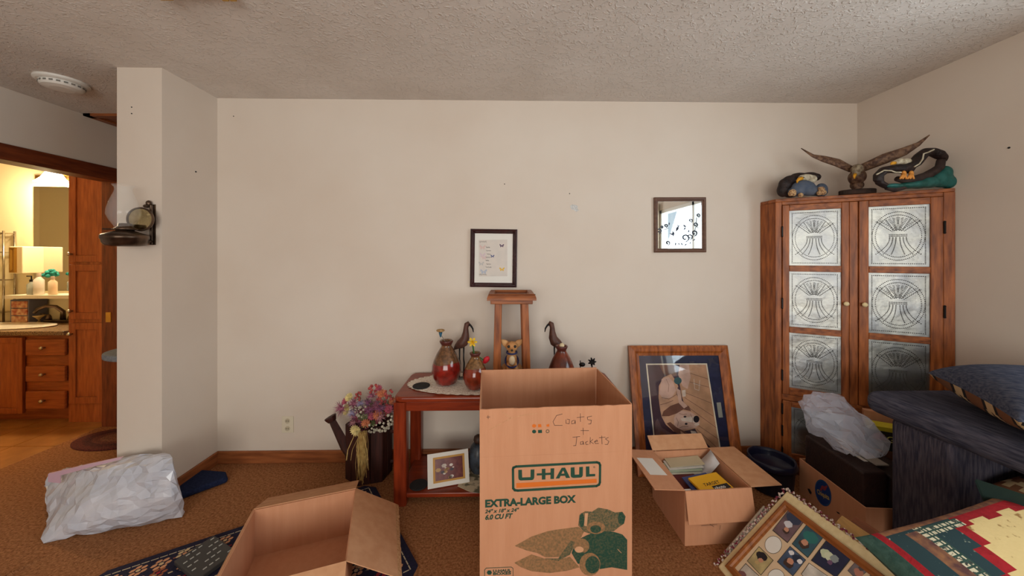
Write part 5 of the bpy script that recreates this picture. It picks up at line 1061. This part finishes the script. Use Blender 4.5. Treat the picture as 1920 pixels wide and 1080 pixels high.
photos = [(Q1([(950, 345), (1115, 475), (940, 700), (778, 565)]), (118, 92, 98), [(1010, 440, 75, (50, 56, 80)), (950, 500, 42, (206, 204, 210)), (925, 575, 34, HR), (930, 560, 26, SK)]),
          (Q1([(1155, 510), (1335, 648), (1168, 868), (997, 718)]), (56, 96, 112), [(1200, 650, 75, (40, 110, 106)), (1125, 725, 52, HR), (1135, 705, 36, SK)]),
          (Q1([(620, 755), (775, 905), (640, 1065), (492, 912)]), (196, 176, 124), [(650, 860, 55, (34, 30, 36)), (640, 905, 26, SK), (600, 930, 22, (190, 160, 110))]),
          (Q1([(970, 752), (1140, 900), (1000, 1075), (830, 920)]), (76, 94, 124), [(1050, 890, 52, (36, 44, 66)), (985, 820, 28, (224, 222, 224)), (1080, 920, 28, (224, 222, 224)), (955, 940, 52, HR), (975, 918, 36, SK)]),
          (Q2([(300, 685), (568, 885), (405, 1090), (135, 905)]), (30, 36, 70), [(290, 830, 55, (196, 206, 170)), (330, 860, 50, (206, 212, 180)), (390, 890, 45, (140, 150, 150)), (340, 930, 28, (110, 80, 110))]),
          (Q2([(620, 930), (750, 1030), (640, 1120), (540, 1020)]), (120, 108, 110), [(660, 1040, 48, (180, 120, 100)), (690, 1000, 28, (80, 70, 70))]),
          (Q2([(105, 940), (320, 1090), (200, 1250), (20, 1060)]), (222, 214, 202), []),
          (Q1([(470, 945), (620, 1085), (480, 1260), (330, 1110)]), (216, 204, 190), [(430, 1060, 40, (120, 80, 80)), (400, 1100, 40, SK)]),
          (Q2([(800, 1065), (900, 1140), (800, 1250), (710, 1170)]), (110, 96, 90), [])]
for i, (pts, bg, bl) in enumerate(photos):
    b = MB(); onc(b, grow(pts, 1.06), .0003, 0); onc(b, pts, .0006, 1); mats = [OUTL, mat('snap%d' % i, bg, tuple(int(x*.8) for x in bg), scale=20, rough=.3)]; Qx = Q1 if i in (0, 1, 2, 3, 7) else Q2
    for j, (x, y, r, cc) in enumerate(bl):
        onc(b, Qx([(x+r*(1.2*math.cos(k*.45)*.8-.9*math.sin(k*.45)*.6)*(1+.12*math.sin(k*2.1+j)), y+r*(1.2*math.cos(k*.45)*.6+.9*math.sin(k*.45)*.8)*(1+.12*math.cos(k*1.7+j))) for k in range(14)]), .0009+.0003*j, len(mats)); mats.append(mat('snap%d_%d' % (i, j), cc, rough=.4))
    b.build('photo', mats, mb_)
for q, nm in ((Q1(circ(780, 730, 92, 96, 24)), 'oval_window'), (Q1(circ(812, 1090, 90, 84, 24)), 'oval_window')):
    b = MB(); onc(b, grow(q, 1.05), .0003, 0); onc(b, q, .0006, 1); b.build(nm, [OUTL, PAPER], mb_)
# small white frame leaning on the carton
a, c = W(1357, 1036, 1.60), W(1432, 948, 1.66); uu = (c-a); L = uu.length; uu.normalize(); vv = V((.62, -.5, -.45)); vv = (vv-uu*vv.dot(uu)).normalized(); nn = uu.cross(vv); nn = nn if nn.z > 0 else -nn
t = thing('small_photo_frame', 'narrow white framed photo wedged beside the paper carton', 'picture frame', a)
b = MB(); frame_ring(b, a-nn*.01, uu, vv, nn, L, .17, .014, .014); b.build('frame', mat('white_frame', (190, 186, 172), rough=.5), t)
b = MB(); b.para(a-nn*.006+uu*.01+vv*.01, uu*(L-.02), vv*.15, nn*.004); bd = b.build('mat_board', PAPER, t)
b = MB(); p = a-nn*.0015; b.poly([p+uu*.03+vv*.03, p+uu*L*.45+vv*.03, p+uu*L*.45+vv*.14, p+uu*.03+vv*.14]); b.build('photo', mat('red_photo', (150, 30, 44), (120, 60, 50), scale=40, rough=.4), bd)
b = MB(); b.poly([p+uu*L*.52+vv*.04, p+uu*L*.92+vv*.04, p+uu*L*.92+vv*.14, p+uu*L*.52+vv*.14]); b.build('photo', mat('brown_photo', (176, 112, 56), (90, 60, 56), scale=30, rough=.4), bd)
# wooden boards behind the collage
for i, (cc, lab, up_, a0, L_) in enumerate((((204, 156, 90), 'pale wooden picture frame edge behind the cream album', .075, .16, .34), ((140, 78, 44), 'brown wooden picture frame edge behind the pale one', .115, .17, .32))):
    o = MB().para(Lc-cn*(.05+.035*i)+cu_*a0+cv*.16, cu_*L_, cv*(CHh-.16+up_), -cn*.014).build('picture_frame_back', wood('board%d' % i, tuple(int(x*.8) for x in cc), cc, 'y'), bevel=.003); tag(o, lab, 'picture frame')
o = MB().para(Lc-cn*.112+cu_*.30+cv*.2, cu_*.12, cv*(CHh-.2+.15), -cn*.004).build('loose_paper', PAPER); tag(o, 'loose white paper sticking out beside the quilt pillow', 'paper')

# ------------------------------------------------------------------ quilt pillow
QC = [mat('quilt_green', (44, 70, 62), (58, 84, 74), scale=60, rough=.95, bump=.3, bscale=80), mat('quilt_red', (168, 30, 38), (146, 24, 32), scale=40, rough=.95, bump=.3, bscale=80), mat('quilt_green_dot', (40, 62, 66), (150, 160, 140), scale=75, rough=.95, lo=.66, hi=.72), mat('quilt_paisley', (92, 60, 58), (150, 104, 70), scale=34, rough=.95), mat('quilt_plaid', (216, 206, 176), (60, 64, 60), scale=60, rough=.95, lo=.55, hi=.6), mat('quilt_cream', (226, 200, 140), (160, 120, 70), scale=42, rough=.95, lo=.62, hi=.68, bump=.25, bscale=40)]
def quilt(s_, t_, side):
    if side < 0: return 0
    s_ = s_*1.22
    if s_ < .09: return 0
    if s_ < .135: return 1
    if t_ < .05: return 3
    if s_ < .24: return 2
    if s_ < .32: return 3 if t_ > .06 else 2
    if s_ < .385 and t_ < .6: return 4 if (int(s_*110) % 3 and int(t_*110) % 3) else 0
    lim = max(.45, .66-.06*math.floor(t_*9)) if t_ < .5 else .45+.06*math.floor((t_-.5)*9)
    if .05 < t_ < .11 and s_ < .62: return 4 if (int(s_*110) % 3 and int(t_*110) % 3) else 0
    if s_ < lim-.07: return 2 if t_ < .35 else 3
    if s_ < lim or t_ < .09+.03*(math.floor(s_*9) % 2): return 1
    return 5
ql, qt = W(1622, 1003, 1.13), W(1880, 925, 1.20); qu = (qt-ql); qL = qu.length; qu.normalize(); qv = V((.35, -.80, -.25)); qv = (qv-qu*qv.dot(qu)).normalized(); qn = qu.cross(qv); qn = qn if qn.z > 0 else -qn
c = ql+qu*.29+qv*.27
b = MB(); pillow(b, c-qn*.02, qu, qv, qn, .31, .28, .06, 110, quilt, .05); tag(b.build('quilt_pillow', QC, smooth=True), 'patchwork quilt pillow in cream red and green lying by the sofa', 'pillow')
b = MB(); p = [W(1830, 898, 1.22), W(1930, 930, 1.13), W(1930, 946, 1.14), W(1846, 936, 1.21)]; b.prism(p, qn*-.012); tag(b.build('green_cloth_corner', mat('dark_green_cloth', (32, 52, 48), rough=.95)), 'green cloth corner with pale piping behind the quilt pillow', 'cloth')

# ------------------------------------------------------------------ oriental rug, open carton, tray
random.seed(21)
r0, r1, r2 = WZ(700, 908, 0), WZ(170, 1084, 0), WZ(790, 1075, 0); r1 = r0+(r1-r0)*1.0; r3 = r1+(r2-r0)
e1 = (r1-r0); e2 = (r2-r0); l1, l2 = e1.length, e2.length; e1.normalize(); e2.normalize()
t = thing('floral_rug', 'navy floral rug with pale border lines under the open carton', 'rug', r0)
def rpt(a, c, z=.008): return r0+e1*a+e2*c+Z3*z
pts = [rpt(.05, 0, .001), rpt(l1-.05, 0, .001), rpt(l1, .04, .001), rpt(l1, l2-.04, .001), rpt(l1-.04, l2, .001), rpt(.04, l2, .001), rpt(0, l2-.04, .001), rpt(0, .05, .001)]
b = MB(); b.prism(pts, (0, 0, .008)); b.build('pile', mat('navy_pile', (24, 24, 44), (36, 32, 60), scale=120, rough=.95, bump=.5, bscale=240), t)
b = MB()
for d_ in (.035,):
    q = [rpt(d_, d_, .0098), rpt(l1-d_, d_, .0098), rpt(l1-d_, l2-d_, .0098), rpt(d_, l2-d_, .0098)]
    for i in range(4):
        a, c = q[i], q[(i+1) % 4]; n_ = int((c-a).length/.03)
        for k in range(n_): b.stroke([a+(c-a)*(k/n_), a+(c-a)*((k+.75)/n_)], .005, Z3)
b.build('border_line', mat('rug_beige', (196, 180, 150), rough=.95), t)
fm = [mat('rug_peach', (206, 150, 112), rough=.95), mat('rug_red', (150, 40, 48), rough=.95), mat('rug_cream', (206, 180, 140), rough=.95), mat('rug_rust', (150, 84, 56), rough=.95), mat('rug_leaf', (90, 92, 84), rough=.95)]
b = MB()
def motif(a, c, s, mi):
    for k in range(6):
        an = k*1.047+a*9; x, y = a+s*math.cos(an), c+s*math.sin(an); b.poly([rpt(x+s*.52*math.cos(j*1.047), y+s*.42*math.sin(j*1.047+.3), .0100+.0001*k) for j in range(6)], mi)
    b.poly([rpt(a+s*.4*math.cos(j*.9), c+s*.4*math.sin(j*.9), .0108) for j in range(7)], (mi+2) % 4)
a = .09; i = 0
while a < l1-.06:
    c = .075
    while c < l2-.06:
        if (a < .2 or a > l1-.25 or c < .22 or c > l2-.2): motif(a+random.uniform(-.012, .012), c+random.uniform(-.012, .012), random.uniform(.016, .026), i % 4 if i % 3 else 0); i += 1
        c += .075
    a += .075
for k in range(160): x, y = random.uniform(.06, l1-.06), random.uniform(.06, l2-.06); b.poly([rpt(x+.011*math.cos(j*1.57+k), y+.005*math.sin(j*1.57+k), .0095) for j in range(4)], random.randrange(5))
b.build('flower_pattern', fm, t)['kind'] = 'stuff'
# open carton on the rug
ZO = .2325; cb = W(476, 956, 1.598); cr_ = W(667.5, 917.5, 1.7406); cf = W(652, 1056, 1.323)
for q in (cb, cr_, cf): q.z = 0
ub = (cr_-cb); WB = ub.length; ub.normalize(); vb = V((ub.y, -ub.x, 0)); LB = .44; T = .005; zf = .013
t = thing('open_carton', 'empty brown carton with spread flaps standing on the floral rug', 'carton', cb+ub*WB/2+vb*LB/2)
Hh = ZO-zf
MB().para(cb+Z3*zf, ub*WB, vb*T, Z3*Hh).build('back_panel', CARD, t); MB().para(cb+vb*(LB-T)+Z3*zf, ub*WB, vb*T, Z3*Hh).build('front_panel', CARD, t)
MB().para(cb+vb*T+Z3*zf, vb*(LB-2*T), ub*T, Z3*Hh).build('side_panel', CARD, t); MB().para(cb+ub*(WB-T)+vb*T+Z3*zf, vb*(LB-2*T), ub*T, Z3*Hh).build('side_panel', CARD, t)
MB().para(cb+ub*T+vb*T+Z3*zf, vb*(LB-2*T), ub*(WB-2*T), Z3*T).build('bottom_panel', CARD, t)
MB().para(cb+ub*T+vb*(T)+Z3*(zf+T), vb*.17, ub*(WB-2*T), Z3*.004).build('bottom_flap', CARD, t)
z_ = Z3*(ZO+.001)
MB().para(cb+z_, ub*WB, -vb*.20-Z3*.08, Z3*.004).build('flap', CARD2, t)
MB().para(cb+z_, vb*LB, -ub*.09-Z3*.17, -ub*.004).build('flap', CARD2, t)
fl = MB().para(cb+ub*WB+z_, vb*LB, ub*.185-Z3*.12, Z3*.004).build('flap', CARD2, t)
MB().para(cb+vb*LB+z_, ub*WB, vb*.19-Z3*.09, Z3*.004).build('flap', CARD2, t)
b = MB(); N = 26
for i in range(N+1):
    p = cb+ub*(WB+.185)+z_-Z3*.12+vb*(LB*i/N); j = .004*noise.noise(V((i*.9, 5, 1))); b.v += [p+Z3*.004, p+ub*(.016+j)-Z3*.008, p-Z3*.004]
b.f = [(3*i+k, 3*i+3+k, 3*i+4+k, 3*i+1+k) for i in range(N) for k in (0, 1)]; b.m = [0]*len(b.f); b.build('torn_edge', CARDE, fl)
# ribbed tray
p = WZ(326, 1060, .012); q = WZ(352, 1082, .012); e = WZ(395, 1015, .012); uu = (q-p); vv = (e-p)
t = thing('ribbed_tray', 'flat dark grey plastic tray with pale ribs lying on the floral rug', 'tray', p)
MB().para(p, uu*1.6, vv*1.1, Z3*.02).build('body', mat('dark_grey_plastic', (62, 60, 58), rough=.35), t, bevel=.004)
b = MB()
for i in range(5):
    for j in range(6):
        if (i*7+j*3) % 4: b.para(p+uu*(.15+.3*i)+vv*(.08+.17*j)+Z3*.0205, vv*.1, uu*.035, Z3*.002)
b.build('rib', mat('pale_rib', (190, 190, 184), rough=.4), t)

# ------------------------------------------------------------------ white carrier bag with books, blue mat
random.seed(9)
bp = [WZ(85, 1018, .002), WZ(345, 968, .002), WZ(330, 930, .002), WZ(105, 940, .002), W(115, 905, 1.95), W(92, 903, 2.02), W(92, 890, 2.04), W(150, 874, 2.02), W(240, 856, 1.93), W(315, 853, 1.85), W(327, 868, 1.80), W(322, 930, 1.78), W(110, 965, 1.80), W(200, 880, 1.82)]
b = crumple(bp, .055, .013, 4, .002); t = thing('carrier_bag', 'white plastic carrier bag packed with books on the carpet', 'bag', WZ(215, 985, 0))
b.build('film', mat('white_film', (206, 206, 214), (188, 192, 204), scale=9, rough=.25, spec=.7, coat=.3), t, smooth=False)
b = MB(); q = [(112, 906), (90, 904), (90, 889), (160, 872), (230, 857), (225, 862), (170, 876), (112, 892)]; b.prism([W(x, y, 1.93-.0002*x) for x, y in q], (0, .006, .002)); b.build('pink_rim', mat('pink_film', (206, 170, 186), rough=.3), t)
pts = [WZ(x, y, .001) for x, y in ((334, 940), (428, 905), (424, 893), (372, 889), (344, 888), (334, 900))]; b = MB(); b.prism(pts, (0, 0, .035)); o = b.build('folded_mat', NAVY, bevel=.015, seg=3); tag(o, 'dark blue folded mat on the carpet behind the carrier bag', 'mat')

# ------------------------------------------------------------------ groups of repeats
for o in bpy.data.objects:
    if o.parent is None and 'category' in o:
        g = {'vase': 'glazed vases on the side table', 'shore_bird': 'carved shore birds on the side table', 'coaster': 'black coasters on the side table', 'envelope': 'envelopes in the paper carton',
             'eagle_bust': 'eagle figurines on the cabinet', 'soaring_eagle': 'eagle figurines on the cabinet', 'perched_eagle': 'eagle figurines on the cabinet', 'storage_case': 'dark cases in the fruit carton',
             'picture_frame_back': 'wooden frames behind the album', 'bottle': 'bottles on the bathroom ledge'}.get(o.name.split('.')[0])
        if g: o['group'] = g
